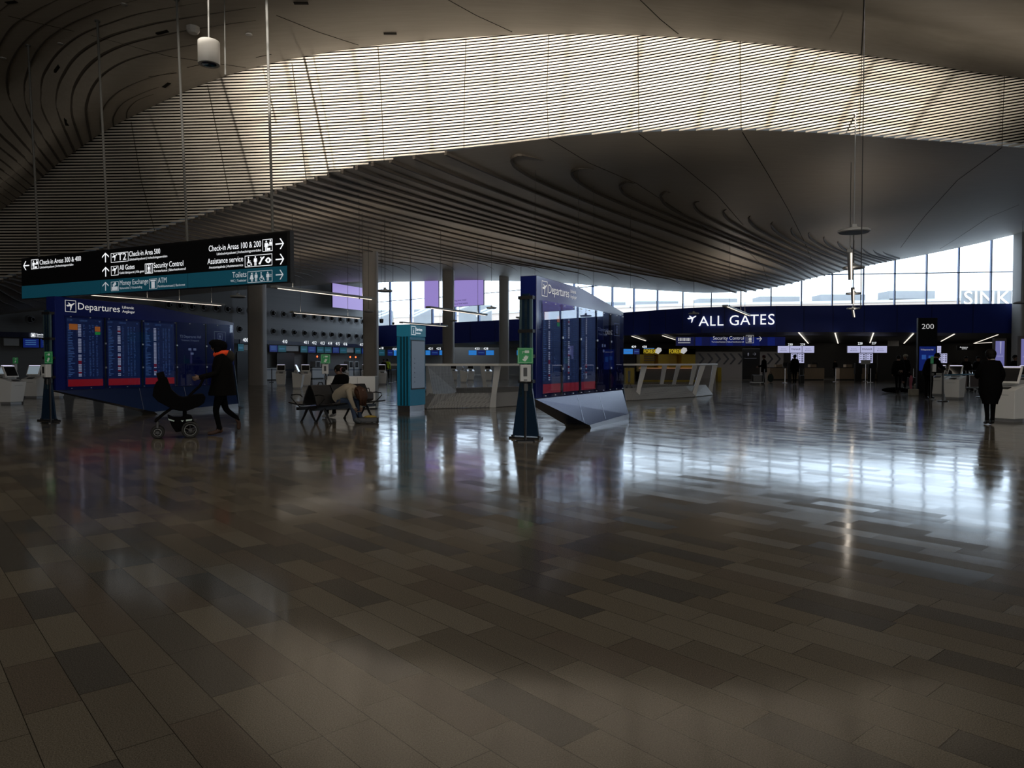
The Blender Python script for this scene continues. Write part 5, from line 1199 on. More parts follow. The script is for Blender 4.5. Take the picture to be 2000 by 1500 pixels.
# ================================================================== HANGING LAMPS AND SPEAKERS
def soffit(u, d):     # height of the ceiling above a point seen at column u, distance d
    for v in range(-300, 620, 4):
        if v < Tv(u): dd = d_front(u, v)
        elif v < Bv(u): dd = d_eye(u, v)
        elif v < Hv(u): dd = d_back(u, v)
        else: break
        if dd >= d: return P(u, v, dd).z
    return P(u, Hv(u), dH(u)).z
def linear_lamp(u0, v0, u1, v1, z, label, rods=(.15, .85), wd=.28):
    A = F(u0, v0, z); B = F(u1, v1, z); L = (B-A).length; t = thing('linear_lamp', label, 'lamp', (A.x, A.y, z), rzof(A, B), 'hanging linear lamps')
    m = MB(); m.box(0, L, -wd/2, wd/2, .02, .11); m.build('housing', LGREY, t, bevel=.01); m = MB(); m.box(.12, L-.2, -wd/2+.02, -wd/2+.065, .0, .018); m.build('diffuser', STRIP, t)
    for f in rods:
        q = A+(B-A)*f; uu = 1000+q.x/q.y*FP; zz = soffit(uu, q.y)
        m = MB(); m.tube([(L*f, 0, .07), (L*f, 0, zz-z+.02)], .010, 6); m.build('cable', mat('rod_grey', (.075, .075, .07), .6), t)
    d = bpy.data.lights.new('lamp_light', 'AREA'); d.shape = 'RECTANGLE'; d.size = L-.2; d.size_y = .1; d.energy = 9; d.color = (1, .88, .74)
    lo = bpy.data.objects.new('lamp_light', d); C.objects.link(lo); lo.parent = t; lo.location = (L/2, 0, -.012)
    d2 = bpy.data.lights.new('lamp_ceiling_fill', 'AREA'); d2.shape = 'RECTANGLE'; d2.size = L-.2; d2.size_y = .15; d2.energy = 55 if u0 < 1600 else 22; d2.color = (1, .88, .76)
    lo = bpy.data.objects.new('lamp_ceiling_fill', d2); C.objects.link(lo); lo.parent = t; lo.location = (L/2, 0, .125); lo.rotation_euler = (math.pi, 0, 0)  # upward fill added above the housing to brighten the ceiling
# lengths run away from the viewer to the right; every lamp hangs level
def lamp_px(u0, v0, u1, v1, z, label, rods=(.15, .85), wd=.28):
    linear_lamp(u0, v0, u1, v1, z, label, rods, wd)
lamp_px(534, 563.5, 728, 586.5, 4.0, 'long hanging strip lamp just right of the direction sign', (.17, .88))
lamp_px(170, 577, 436, 598, 4.2, 'long hanging strip lamp over the left departures board', (.40, .64, .90))
lamp_px(569, 611.5, 704, 623, 4.0, 'hanging strip lamp before the wall nozzles', (.12, .80))
lamp_px(836, 602.5, 948, 617, 4.0, 'hanging strip lamp between the two far pillars', (.2, .85))
lamp_px(783, 631.5, 872, 638.5, 4.0, 'dim hanging strip lamp over the teal totem', (.2, .85))
lamp_px(1416, 599.5, 1461, 617.5, 4.2, 'hanging strip lamp crossing the ALL GATES letters', (.64, .84))
lamp_px(1660, 494, 1661, 548, 4.6, 'strip lamp seen end-on above the pendant discs at right', (.05,), .16)
lamp_px(1665.5, 566, 1666, 594, 4.6, 'farther strip lamp seen end-on between the pendant discs', (.05,), .16)
lamp_px(1665.5, 606, 1668, 620, 4.4, 'farthest strip lamp seen end-on below the pendant discs', (.05,), .16)
lamp_px(1012, 622, 1030, 626, 4.0, 'stub of a strip lamp left of the central board', (.3,))
def pendant(u, v, d, dia, label, top_v=None):
    p = P(u, v, d); t = thing('ceiling_pendant', label, 'pendant', (p.x, p.y, p.z), 0, 'saucer pendants'); r = dia/2
    m = MB(); m.lathe([(0, -.02), (r*.92, -.02), (r, .0), (r, .045), (r*.93, .06), (r*.3, .07), (0, .07)], 32); m.build('saucer', LGREY, t, smooth=True)
    m = MB(); m.lathe([(0, -.024), (r*.90, -.024), (r*.90, -.020), (0, -.020)], 28); m.build('grille', BLACK, t)
    m = MB(); m.xz([(-r*.18, .065), (r*.42, .065), (r*.12, r*.38), (r*.12, r*.5), (-r*.18, r*.5)], -.05, .05); m.build('bracket', LGREY, t)
    zz = soffit(u, d)-p.z; m = MB(); m.tube([(0, 0, r*.5), (0, 0, zz+.03)], .016 if d < 20 else .012, 8); m.build('rod', GREY if d < 20 else mat('rod_grey', (.075, .075, .07), .6), t)
pendant(1668, 453, 18.6, .76, 'largest saucer pendant, high right, nearest the viewer')
pendant(1667, 524, 27, .76, 'second saucer pendant down the right-hand line, over the window head')
pendant(1667, 574, 38, .76, 'third saucer pendant of the right-hand line, against the glass')
pendant(1667, 603, 45, .76, 'lowest saucer pendant of the right-hand line, before the navy fascia')
pendant(1355, 613, 44, .62, 'saucer pendant above the letter A of ALL GATES')
pendant(1995, 592, 40, .80, 'saucer pendant at the right edge before the pillar')
pendant(752, 569, 33, .66, 'saucer pendant before the leftmost window pane')
pendant(465, 580, 30, .62, 'saucer pendant under the right end of the direction sign')
pendant(720, 609, 38, .52, 'saucer pendant crossing the third pillar')
pendant(960, 602, 42, .58, 'saucer pendant between the two far pillars')
pendant(885, 627, 46, .50, 'saucer pendant crossing the fourth pillar')
for i, (u, v, d) in enumerate(((745, 627, 36), (768, 632, 38))):
    p = P(u, v, d); t = thing('hanging_speaker', ['box-shaped hanging loudspeaker low before the leftmost window', 'tiny hanging loudspeaker just right of the box-shaped one'][i], 'speaker', (p.x, p.y, p.z), 0, 'small hanging loudspeakers')
    s_ = .10 if i == 0 else .06; m = MB(); m.lathe([(0, -s_), (s_*.8, -s_), (s_, 0), (s_, s_), (0, s_*1.1)], 12); m.build('body', BLACK, t)
    zz = soffit(u, d)-p.z; m = MB(); m.tube([(0, 0, s_), (0, 0, zz+.03)], .008, 6); m.build('cable', BLACK, t)
# cylinder downlight, top left
p = P(408, 103, 10.6); zc = soffit(408, 10.6); t = thing('cylinder_downlight', 'white cylinder downlight hanging top left beside the sign rods', 'lamp', (p.x, p.y, p.z), 0)
m = MB(); m.lathe([(0, -.13), (.10, -.15), (.105, -.165), (.145, -.165), (.148, -.15), (.148, .15), (.14, .16), (0, .16)], 32); m.build('shade', mat('lamp_white', (.30, .29, .27), .5), t, smooth=True)
m = MB(); m.lathe([(0, -.155), (.095, -.162), (.095, -.150), (0, -.145)], 24); m.build('lens', SCR_K, t); m = MB(); m.tube([(0, 0, .16), (0, 0, 9.2-p.z)], .012, 8); m.build('rod', mat('rod_grey', (.075, .075, .07), .6), t)
p = P(377, 52, d_front(377, 52)); t = thing('smoke_detector', 'white octagonal detector on the soffit beside the cylinder downlight', 'detector', (p.x, p.y, p.z-.05)); m = MB(); m.lathe([(0, -.10), (.10, -.10), (.15, -.04), (.15, .04), (0, .05)], 8); m.build('body', mat('lamp_white', (.30, .29, .27), .5), t)
u, v = 440, 62; p = P(440, 146, 15.5); t = thing('hanging_antenna', 'short thin grey rod hanging right of the cylinder downlight', 'antenna', (p.x, p.y, p.z)); m = MB(); m.tube([(0, 0, 0), (0, 0, .55)], .016, 8); m.build('tube', mat('rod_grey', (.075, .075, .07), .6), t); m = MB(); m.tube([(0, 0, .55), (0, 0, soffit(440, 15.5)-p.z+.03)], .010, 6); m.build('rod', mat('rod_grey', (.075, .075, .07), .6), t)
for i, (u, v) in enumerate(((243, 8), (119, 85), (6, 113), (486, 67))):
    p = P(u, v, d_front(u, v)); m = MB(); m.lathe([(0, -.025), (.07, -.02), (.08, .02), (0, .03)], 14); o = m.build('soffit_disc', mat('lamp_white', (.30, .29, .27), .5)); o.location = p
    tag(o, 'small flat disc on the wooden soffit, '+['near the top edge between the sign rods', 'left of the second sign rod', 'at the left edge', 'right of the cylinder downlight'][i], 'detector', 'small discs on the soffit')
# thin free wires
for i, (u, v0, v1, d, w_) in enumerate(((1129, 300, 560, 24, 'brightest, above the central board'), (1045, 360, 545, 24, 'left one above the central board'), (1159, 334, 560, 26, 'right one above the central board'), (1231, 372, 600, 30, 'before the glass right of the central board'), (1681, 0, 600, 14, 'long dark one beside the pendant line'), (1425, 432, 597, 34, 'over the ALL GATES letters'), (702, 470, 583, 26, 'over the strip lamp right of the sign'))):
    p = P(u, v1, d); m = MB(); zz = soffit(u, d)
    m.tube([(0, 0, 0), (0, 0, zz-p.z+.04)], .006 if i != 4 else .009, 5); m.ell((0, 0, 0), (.02, .02, .03), 8, 6); o = m.build('hanging_wire', mat('rod_grey', (.075, .075, .07), .6) if i != 4 else BLACKM); o.location = p; tag(o, 'thin wire hanging from the ceiling, '+w_, 'cable', 'thin hanging wires')

# ================================================================== PURPLE ADVERTISING PANELS
def adpanel(u0, u1, vt, vb, line, label, off, text=None):
    a = hit(u0, line); b = hit(u1, line); r0 = ray(u0, vb); t = thing('advert_screen', label, 'advertising screen', (a.x, a.y, 0), rzof(a, b), 'purple advertising screens')
    L = (Vector(b[:2])-Vector(a[:2])).length; z0 = EYE+ray(u0, vb).z/ray(u0, vb).y*a.y; z1 = EYE+ray(u0, vt).z/ray(u0, vt).y*a.y
    m = MB(); m.box(0, L, off-.0, off+.12, z0, z1); m.build('casing', BLACK, t); m = MB(); m.box(.03, L-.03, off-.012, off-.002, z0+.03, z1-.03); m.build('display', PURPLE, t)
    if text:
        for i, (s_, w) in enumerate(text): m = MB(); text_into(m, s_, .25 if i < 9 else 0, z0+.55-.32*i, .16, off-.018, w=w*L); m.build('lettering', mat('purple_text', (.05, .02, .15), .5), t)
    return t, L, z0, z1
adpanel(634, 712, 553, 601, WLN, 'large purple screen on the left wall above the nozzles', -.9)
adpanel(2127, 2289, 478, 572, BLd, 'purple screen on the glass beyond the right edge of the view', -.5)
adpanel(2025, 2065, 478, 572, BLd, 'narrow purple screen just beyond the right edge of the view', -.5)
adpanel(836, 864, 549, 603, BLd, 'narrow purple screen left of the fourth pillar', -.5)
adpanel(888, 952, 549, 601, BLd, 'wide purple screen with small text right of the fourth pillar', -.5, [('using your meal', .42), ('reduce food waste.', .48)])

# ================================================================== NUMBERED PILLARS
def pillar(u0, u1, vt, vb, num, label, screen=True):
    a = F(u0, vb); b = F(u1, vb); L = b.x-a.x; z1 = EYE+(710-vt)/FP*a.y; t = thing('number_pillar', label, 'sign', (a.x, a.y, 0), 0, 'black area pillars')
    m = MB(); m.box(0, L, 0, .12, .0, z1); m.build('body', mat('pillar_black', (.005, .005, .006), .3), t, bevel=.01)
    if num: m = MB(); text_into(m, num, L*.5, z1-.30*L-.24*L/.9, .26*L, -.012, w=L*.62, align='C'); m.build('lettering', TXTD, t)
    if screen:
        m = MB(); m.box(L*.08, L*.92, -.02, -.008, z1*.30, z1*.62); m.build('screen', SCR_B, t); m = MB(); text_into(m, 'T2 Departures Hall', L*.14, z1*.57, .07*L, -.026, w=L*.65); m.build('screen_lettering', TXTD, t)
        m = MB(); rect_into(m, L*.2, L*.42, z1*.45, z1*.51, -.026); rect_into(m, L*.55, L*.8, z1*.42, z1*.50, -.026); m.build('screen_map', emis('map_blue', (.03, .12, .5), .5), t)
    return t, L, z1
pillar(1791, 1829, 621, 768, '200', 'tall black pillar numbered 200 with a blue screen, behind the leaning person')
pillar(775, 806, 646, 757, '400', 'tall black pillar numbered 400, mostly hidden by the teal totem')
t, L, z1 = pillar(1450, 1484, 681, 741, None, 'short black pillar with grey arrow pictograms beside the chevron wall', False)
m = MB(); person_icon(m, L*.22, z1-.62, .3, -.012); arrow_into(m, L*.58, z1-.6, .28, -.012, 'R'); rect_into(m, L*.1, L*.8, z1-.82, z1-.80, -.012); m.build('pictogram', mat('pictogram_grey', (.12, .12, .14), .5, emit=(.2, .2, .25), es=.3), t)

# ================================================================== LOWER HALL: BOOTH, BOARDS, DESKS
def zat(v, d): return EYE+(710-v)/FP*d
def xat(u, d): return (u-1000)/FP*d
d = 56; x0, x1 = xat(1250, d), xat(1358, d); t = thing('exchange_booth', 'yellow FOREX exchange booth behind the right end of the counter', 'booth', (x0, d, 0))
L = x1-x0; ztop = zat(681, d); m = MB()
m.box(0, L*.07, 0, 2, 0, ztop); m.box(L*.33, L*.52, 0, 2, 0, ztop); m.box(L*.75, L, 0, 2, 0, ztop); m.box(0, L, 0, 2, zat(692, d), ztop); m.box(0, L, 1.6, 2, 0, ztop); m.box(0, L, -.02, 2, 0, .75); m.build('shell', YELLOW, t)
m = MB(); m.box(-.05, L+.05, -.25, .3, .97, 1.03); m.build('desk', mat('orange_strip_glow', (.45, .22, .10), .4, emit=(.8, .4, .2), es=.25), t)  # whole slab glows, standing in for the orange light strip at the desk
m = MB(); m.box(-.0, L, -.1, -.03, .1, .96); m.build('desk_front', mat('grey_front', (.12, .115, .11), .5), t)
for i, x in enumerate((.04, .50)):
    m = MB(); text_into(m, 'FOREX', L*x+.1, zat(690, d), .30, -.03, w=L*.22); m.build('lettering', mat('forex_yellow', (.8, .65, .05), .4, emit=(1, .8, .05), es=.45), t)
    m = MB(); poly_into(m, [(0, .2), (.5, 0), (1, .5), (.9, .9), (.4, 1), (.1, .7)], L*x+L*.23, zat(691.5, d), .5, -.035); m.build('banknote_symbol', TXTD, t)
m = MB()
for z in (1.55, 1.7, 1.85): m.box(L*.09, L*.31, .5, .6, z, z+.06)
m.build('rate_board', mat('rate_board', (.15, .18, .15), .5), t)
# small yellow stands next to it
for i, (u0, u1, vb, w_) in enumerate(((1222, 1239, 748, 'left of the booth behind the counter'), (1402, 1409, 745, 'right of the counter tip'))):
    d = F(u0, vb).y; m = MB(); m.box(xat(u0, d), xat(u1, d), d, d+.6, 0, 1.05); o = m.build('yellow_stand', YELLOW); tag(o, 'small yellow stand '+w_, 'stand', 'yellow stands')
# screens 429/430 and 423/428
def hscreens(items, v0, v1, d, grp):
    for (u0, u1, mt, lb) in items:
        m = MB(); t = thing('desk_screen', lb, 'screen', (xat(u0, d), d, 0), 0, grp); L = xat(u1, d)-xat(u0, d)
        m.box(0, L, 0, .1, zat(v1, d), zat(v0, d)); m.build('casing', BLACK, t); m = MB(); m.box(.02, L-.02, -.015, -.003, zat(v1, d)+.02, zat(v0, d)-.02); m.build('display', mt, t)
        m = MB(); zc = (zat(v1, d)+zat(v0, d))/2; rect_into(m, L*.15, L*.85, zc-.02, zc+.02, -.02); m.build('display_text', emis('screen_text', (.1, .3, .6), .5), t)
SKY = emis('sky_blue_screen', (.02, .22, .70), .75)
hscreens([(1217, 1236, SKY, 'bright blue overhead screen left of the yellow booth'), (1237, 1249, SCR_B, 'dark blue overhead screen touching the yellow booth'),], 681, 692, 55.5, 'overhead screens near the booth')
hscreens([(1257, 1278, SKY, 'thin blue screen strip above the yellow booth')], 679.6, 681.6, 55.5, 'overhead screens near the booth')
hscreens([(915, 931, SKY, 'bright blue overhead screen left of the dark one between the far pillars'), (932, 948, SCR_B, 'dark blue overhead screen between two bright blue ones'), (949, 965, SKY, 'bright blue overhead screen beside the fifth pillar'), (831, 841, SKY, 'bright blue overhead screen just right of the teal totem'), (842, 857, SCR_B, 'dark blue overhead screen right of the teal totem'), (858, 864, SKY, 'blue screen sliver left of the fourth pillar'), (1009, 1026, SKY, 'blue overhead screen behind the green sanitizer sign')], 684, 694, 76, 'overhead screens in the lower hall')
hscreens([(740, 752, emis('teal_screen', (.005, .13, .19), .32), 'teal overhead screen just right of the third pillar'), (757, 768, SCR_B, 'dark blue overhead screen left of the black 400 pillar'), (769, 775, SKY, 'blue screen sliver touching the black 400 pillar')], 683, 695, 80.5, 'overhead screens by the 400 pillar')
for i, (u, v, s_, d, w_) in enumerate(((745, 682, '418', 80, 'right of the third pillar'), (771, 684, '420', 80, 'left of the black 400 pillar'), (841, 683, '421', 75.8, 'first right of the teal totem'), (857, 683, '422', 75.8, 'left of the fourth pillar'), (932, 683, '423', 75.8, 'left one between the far pillars'), (949, 683, '428', 75.8, 'right one between the far pillars'), (1237, 679.5, '429', 55.3, 'left of the booth'), (1258, 679.5, '430', 55.3, 'above the booth'), (1542, 675, '230', 57, 'left over the Finnish airline screens near the dark pillar'), (1566, 675, '229', 57, 'right over the white screens near the dark pillar'), (1678, 673, '228', 57, 'left over the white screens near the grey column'), (1705, 672.5, '227', 57, 'right over the white screens near the grey column'))):
    m = MB(); text_into(m, s_, 0, 0, .17*d/57, 0, w=9*d/FP, align='C'); o = m.build('desk_number', numm); o.location = (xat(u, d), d-.1, zat(v, d)); tag(o, 'lit white number %s %s' % (s_, w_), 'number sign', 'lit desk numbers in the lower hall')
    o['label'] = o['label'].replace('Finnish airline screens', 'white screens')
# long blue screen wall, SECURITY CONTROL
d = 56.5
for (u0, u1, lb) in ((1320, 1355, 'short blue hanging board left of the Security Control board'), (1356, 1533, 'long blue hanging Security Control board under the navy fascia')):
    x0, x1 = xat(u0, d), xat(u1, d); t = thing('hanging_board', lb, 'sign', (x0, d, 0)); L = x1-x0; m = MB()
    m.box(0, L, 0, .15, zat(676, d), 3.40); m.build('casing', BLACK, t)
    nb = max(2, int(L/.42)); 
    m = MB(); m.box(0.01, L-.01, -.012, -.002, zat(676, d)+.02, 3.38); m.build('display', emis('deep_blue_screen', (.004, .012, .16), .22), t)
    if L > 3:
        rr = random.Random(5); x = .1
        while x < L-.5:
            w = .2+rr.random()*.4; m = MB(); m.box(x, x+w, -.018, -.013, zat(676, d)+.03, 3.36); m.build('light_band', emis('band_blue', (.004, .022, .30), .28), t); x += w+.35+rr.random()*.4
        m = MB(); text_into(m, 'Security Control', xat(1452, d)-x0, zat(663.5, d), .26, -.03, w=60*d/FP, align='R'); m.build('lettering', TXTD, t)
        m = MB(); text_into(m, 'Turvatarkastus | Säkerhetskontroll', xat(1452, d)-x0, zat(669, d), .11, -.03, w=63*d/FP, align='R'); m.build('lettering', TXTD, t)
        m = MB(); X0 = xat(1456, d)-x0; frame_into(m, X0, X0+.60, zat(670, d), zat(655, d), -.03, .02); frame_into(m, X0+.15, X0+.46, zat(668, d), zat(656.5, d), -.03, .03); person_icon(m, X0+.12, zat(668, d), .4, -.032); m.build('pictogram', TXTD, t)
        m = MB(); arrow_into(m, xat(1477, d)-x0, zat(667, d), .40, -.03, 'R'); m.build('arrow', TXTD, t)
    else:
        m = MB(); x = .15
        for w in (.05, .03, .09, .04, .05, .09, .03, .06, .09, .05): rect_into(m, x, x+w, zat(666, d), zat(660, d), -.03); x += w+.04
        rect_into(m, .15, x-.04, zat(670, d), zat(669, d), -.03); m.build('lettering', TXTD, t)
# chevron wall
d = 68; x0, x1 = xat(1300, d), xat(1530, d); m = MB(); m.box(x0, x1, d, d+.2, 0, zat(687, d)); cw = m.build('chevron_wall', mat('beige_wall', (.16, .14, .12), .6)); tag(cw, 'beige wall with black chevron arrows in the lower hall', 'wall panel')
for u in (1363, 1380, 1395, 1411, 1424, 1440, 1497, 1512):
    X = xat(u, d); m = MB(); zc = zat(701, d); s_ = .5; m.add([(X, d-.02, zc+s_), (X+.2, d-.02, zc+s_), (X+.62, d-.02, zc), (X+.42, d-.02, zc)], [(0, 1, 2, 3)]); m.add([(X, d-.02, zc-s_), (X+.2, d-.02, zc-s_), (X+.62, d-.02, zc), (X+.42, d-.02, zc)], [(0, 1, 2, 3)]); m.build('chevron', BLACK, cw)
# lamp strips in the low ceiling
ceil3 = 0
for i, (ua, va, ub, vb) in enumerate(((1560, 650, 1584, 677), (1631, 651, 1643, 692), (1706, 651, 1699, 670), (1784, 652, 1753, 684), (1864, 653, 1838, 667), (1949, 654, 1900, 672), (1234, 657, 1261, 666), (1294, 656, 1319, 664), (1467, 675, 1477, 681), (884, 676, 912, 680), (913, 672.5, 957, 678), (962, 671, 975, 673), (1013, 669, 1027, 671), (1875, 683, 1860, 689))):
    A = F(ua, va, 3.38); B = F(ub, vb, 3.38)
    lim = 75.5 if max(A.x, B.x) > 8 else 88
    if B.y > lim: B = A+(B-A)*((lim-A.y)/(B.y-A.y))
    if A.y > lim: A = B+(A-B)*.0+Vector((-.9, -4, 0))
    m = MB(); L = (B-A).length; m.box(0, L, -.04, .04, 0, .03); o = m.build('strip_light', emis('recess_strip', (1, .92, .8), 1.2)); o.location = A; o.rotation_euler = (0, 0, rzof(A, B))
    tag(o, 'slanting lit strip in the low ceiling, '+['right of the Security Control board', 'over the far walking person', 'left of the grey column, short', 'between the grey column and 200 pillar', 'right of the 200 pillar', 'longest, toward the right pillar', 'leftmost by the central board', 'over the yellow booth', 'above the short black pillar', 'beside the fourth pillar, lower', 'between the far pillars, longer', 'just left of the fifth pillar', 'behind the green sanitizer sign', 'small far one, right of the 200 pillar'][i], 'lamp', 'strip lights in the low ceiling')
for (x, y, e) in ((22, 63, 120), (36, 62, 110), (6, 68, 90), (-4, 84, 90)):
    d_ = bpy.data.lights.new('recess_fill', 'AREA'); d_.shape = 'RECTANGLE'; d_.size = 8; d_.size_y = 3; d_.energy = e; d_.color = (.9, .92, 1); lo = bpy.data.objects.new('recess_fill', d_); C.objects.link(lo); lo.location = (x, y, 3.33)  # broad fills added under the low ceiling to brighten the recess
# airline desks
def desk_group(u0, u1, um0, um1, d, lab, nm, half=False):
    # counters
    c0, c1 = u0-14, u1+20
    t = thing('checkin_counter', 'long beech check-in counter '+lab, 'counter', (xat(c0, d), d, 0), 0, 'beech check-in counters'); L = xat(c1, d)-xat(c0, d)
    m = MB(); m.box(0, L, 0, .8, .08, 1.0); m.build('front', BEECH, t); m = MB(); m.box(-.03, L+.03, -.06, .85, 1.0, 1.05); m.build('worktop', BLACK, t); m = MB(); m.box(.05, L-.05, .05, .8, 0, .08); m.build('plinth', BLACK, t)
    for f in (.12, .75): m = MB(); m.box(L*f, L*f+.5, .1, .6, 1.05, 1.28); m.build('raised_shelf', BEECH, t)
    for f in (.26, .80): m = MB(); m.rbox(L*f, L*f+.45, .25, .29, 1.12, 1.42); m.build('monitor', BLACK, t)
    # overhead screens
    w = (u1-u0)/3.
    for i in range(1 if half else 3):
        a, b = u0+w*i, u0+w*(i+1); s = thing('airline_screen', 'bright white overhead screen %s %s' % (lab, ['left of three', 'middle of three', 'right of three'][i]), 'screen', (xat(a, d-2), d-2, 0), 0, 'white airline screens'); L2 = xat(b, d-2)-xat(a, d-2)
        m = MB(); m.box(0, L2, 0, .1, zat(689.5, d-2), zat(675.5, d-2)); m.build('casing', BLACK, s); m = MB(); m.box(.02, L2-.02, -.015, -.003, zat(689, d-2), zat(676, d-2)); m.build('display', SCR_W, s)
        m = MB()
        if i == 1: text_into(m, 'FINNAIR', L2*.5, zat(684, d-2), .15, -.022, w=L2*.75, align='C')
        else: text_into(m, 'Economy', L2*.5, zat(682, d-2), .07, -.022, w=L2*.4, align='C'); text_into(m, 'Business', L2*.5, zat(685.5, d-2), .07, -.022, w=L2*.5, align='C')
        m.build('lettering', mat('screen_ink', (.02, .02, .1), .5), s)
    for i in range(2):
        a = um0+(um1-um0)/2*i; b = a+(um1-um0)/2-.5; s = thing('airline_screen', 'tall white info screen %s, %s of the lower pair' % (lab, ['left', 'right'][i]), 'screen', (xat(a, d-2), d-2, 0), 0, 'white airline screens'); L2 = xat(b, d-2)-xat(a, d-2)
        m = MB(); m.box(0, L2, 0, .1, zat(709.5, d-2), zat(690, d-2)); m.build('casing', BLACK, s); m = MB(); m.box(.015, L2-.015, -.015, -.003, zat(709, d-2), zat(690.5, d-2)); m.build('display', SCR_W, s)
        m = MB()
        for k in range(4): rect_into(m, L2*.15, L2*.4, zat(693+4*k, d-2), zat(692+4*k, d-2), -.02); rect_into(m, L2*.55, L2*.85, zat(694+4*k, d-2), zat(692+4*k, d-2), -.02)
        m.build('pictograms', mat('screen_ink', (.02, .02, .1), .5), s)
desk_group(1518, 1590, 1544, 1571, 60, 'beside the person with a rolling suitcase', 0)
desk_group(1654, 1732, 1677, 1705, 60, 'left of the grey column', 1)
desk_group(1829, 1855, 1829, 1850, 58, 'right of the 200 pillar', 2, True)
for i, (u0, u1, w_) in enumerate(((1540, 1547, 'left of the person with a rolling suitcase'), (1562, 1571, 'right of the person with a rolling suitcase'), (1671, 1684, 'left before the second group of white screens'), (1697, 1711, 'right before the second group of white screens'))):
    d = 56.5; m = MB(); m.box(xat(u0, d), xat(u1, d), d, d+.3, .55, zat(709, d)); m.box(xat(u0, d), xat(u1, d), d+.1, d+.2, 0, .55); o = m.build('black_lectern', BLACK); tag(o, 'black lectern '+w_, 'lectern', 'black lecterns at the airline desks')
d = 55.8; p0 = xat(1682, d); t = thing('info_stand', 'grey sign box on a thin silver post before the white screens', 'stand', (xat(1690.5, d), d, 0)); m = MB(); m.tube([(0, 0, .02), (0, 0, 1.4)], .03, 8); m.build('post', STEEL, t); m = MB(); m.box(-.34, .34, -.05, .05, 1.3, 1.62); m.build('box', LGREY, t); m = MB(); m.lathe([(0, 0), (.2, 0), (.18, .03), (0, .04)], 16); m.build('foot', STEEL, t)
# tall portrait screens near the right pillar
for i, (u0, u1, vt, vb, d) in enumerate(((1941, 1965, 661, 722, 34), (1991, 2016, 656, 731, 29))):
    t = thing('portrait_screen', ['tall portrait screen in a taupe frame behind the person at the near kiosk', 'tall portrait screen cut by the right edge'][i], 'screen', (xat(u0, d), d, 0), 0); L = xat(u1, d)-xat(u0, d)
    m = MB(); m.box(0, L, 0, .15, 0, zat(vt, d)); m.build('frame', mat('taupe', (.14, .12, .11), .5), t, bevel=.01); m = MB(); m.box(L*.10, L*.82, -.015, -.002, zat(vb, d)+.1, zat(vt, d)-.12); m.build('display', emis('lavender_screen', (.22, .22, .55), .6), t)
    m = MB(); m.add([(L*.42, -.02, zat(vt, d)-.14), (L*.56, -.02, zat(vt, d)-.14), (L*.52, -.02, zat(vt, d)-.7), (L*.46, -.02, zat(vt, d)-.7)], [(0, 1, 2, 3)]); text_into(m, 'FINNAIR', L*.46, zat(vt, d)-.85*1, .06, -.021, w=L*.5, align='C'); m.build('picture', emis('pale_lavender', (.5, .5, .8), .6), t)
d = 50; m = MB(); m.box(xat(1850, d), xat(1985, d), d+9.5, d+9.7, 0, 2.75); o = m.build('ribbed_screen_wall', mat('dark_ribbed', (.035, .033, .032), .6)); tag(o, 'dark ribbed partition at right behind the kiosks', 'partition')
d = 50; t = thing('overhead_sign', 'small black overhead sign with white text by the right pillar', 'sign', (xat(1964, d), d+5.5, 0)); m = MB(); m.box(0, 1.3, 0, .1, zat(681, d), zat(671, d)); m.build('casing', BLACK, t); m = MB(); text_into(m, 'Assistance', .2, zat(676, d), .10, -.01, w=.6); text_into(m, 'service', .35, zat(679, d), .08, -.01, w=.4); m.build('lettering', TXTW, t)
# belt barriers
def post(u, v, label, hgt=.97, mt=BLACKM, grp='belt barrier posts'):
    p = F(u, v); t = thing('barrier_post', label, 'barrier post', (p.x, p.y, 0), 0, grp); m = MB(); m.tube([(0, 0, .02), (0, 0, hgt)], .032, 10); m.build('post', mt, t); m = MB(); m.lathe([(0, 0), (.19, 0), (.17, .03), (0, .045)], 20); m.build('foot', mt, t); m = MB(); m.tube([(0, 0, hgt-.09), (0, 0, hgt)], .042, 10); m.build('head', mt, t); return p
a = post(1841, 784, 'black belt post at right before the white kiosk', 1.02); b = post(1915, 776, 'black belt post hidden beside the person at the near kiosk', 1.0); c = post(2004, 790, 'black belt post at the right edge', 1.0)
def belt(a, b, z, mt, label, grp='queue belts'):
    m = MB(); L = (b-a).length; m.box(.05, L-.05, -.004, .004, z-.05, z); o = m.build('queue_belt', mt); o.location = (a.x, a.y, 0); o.rotation_euler = (0, 0, rzof(a, b)); tag(o, label, 'belt', grp)
belt(a, b, .96, BELTC, 'cyan queue belt between the post and the person at right'); belt(b, c, .96, BELTC, 'cyan queue belt right of the person at the near kiosk')
pl = [post(505+0, 748, 'dark belt post beside the second pillar'), post(531, 747, 'dark belt post left of the first pale kiosk'), post(641, 748, 'dark belt post behind the sanitizer stand'), post(704, 747, 'dark belt post left of the third pillar'), post(764, 748, 'dark belt post with round foot near the 400 pillar'), post(774, 746, 'dark belt post touching the 400 pillar')]
for a, b, w_ in ((0, 1, 'beside the second pillar'), (1, 2, 'behind the side-on pale kiosk'), (2, 3, 'behind the seated person in black'), (3, 4, 'across the foot of the third pillar'), (4, 5, 'at the 400 pillar')): belt(pl[a], pl[b], .93, BELT, 'dark blue queue belt '+w_)
for i, (u, v, w_) in enumerate(((1533, 748, 'left of the person with a rolling suitcase'), (1589, 742, 'right of the person with a rolling suitcase'), (1593, 741, 'thin second one right of the rolling suitcase'), (1632, 746, 'in front of the far walking person'), (1700, 747, 'before the second white screens'), (1733, 741, 'left of the two people talking'))): post(u, v, 'silver belt post '+w_, 1.0, STEEL, 'silver belt posts')
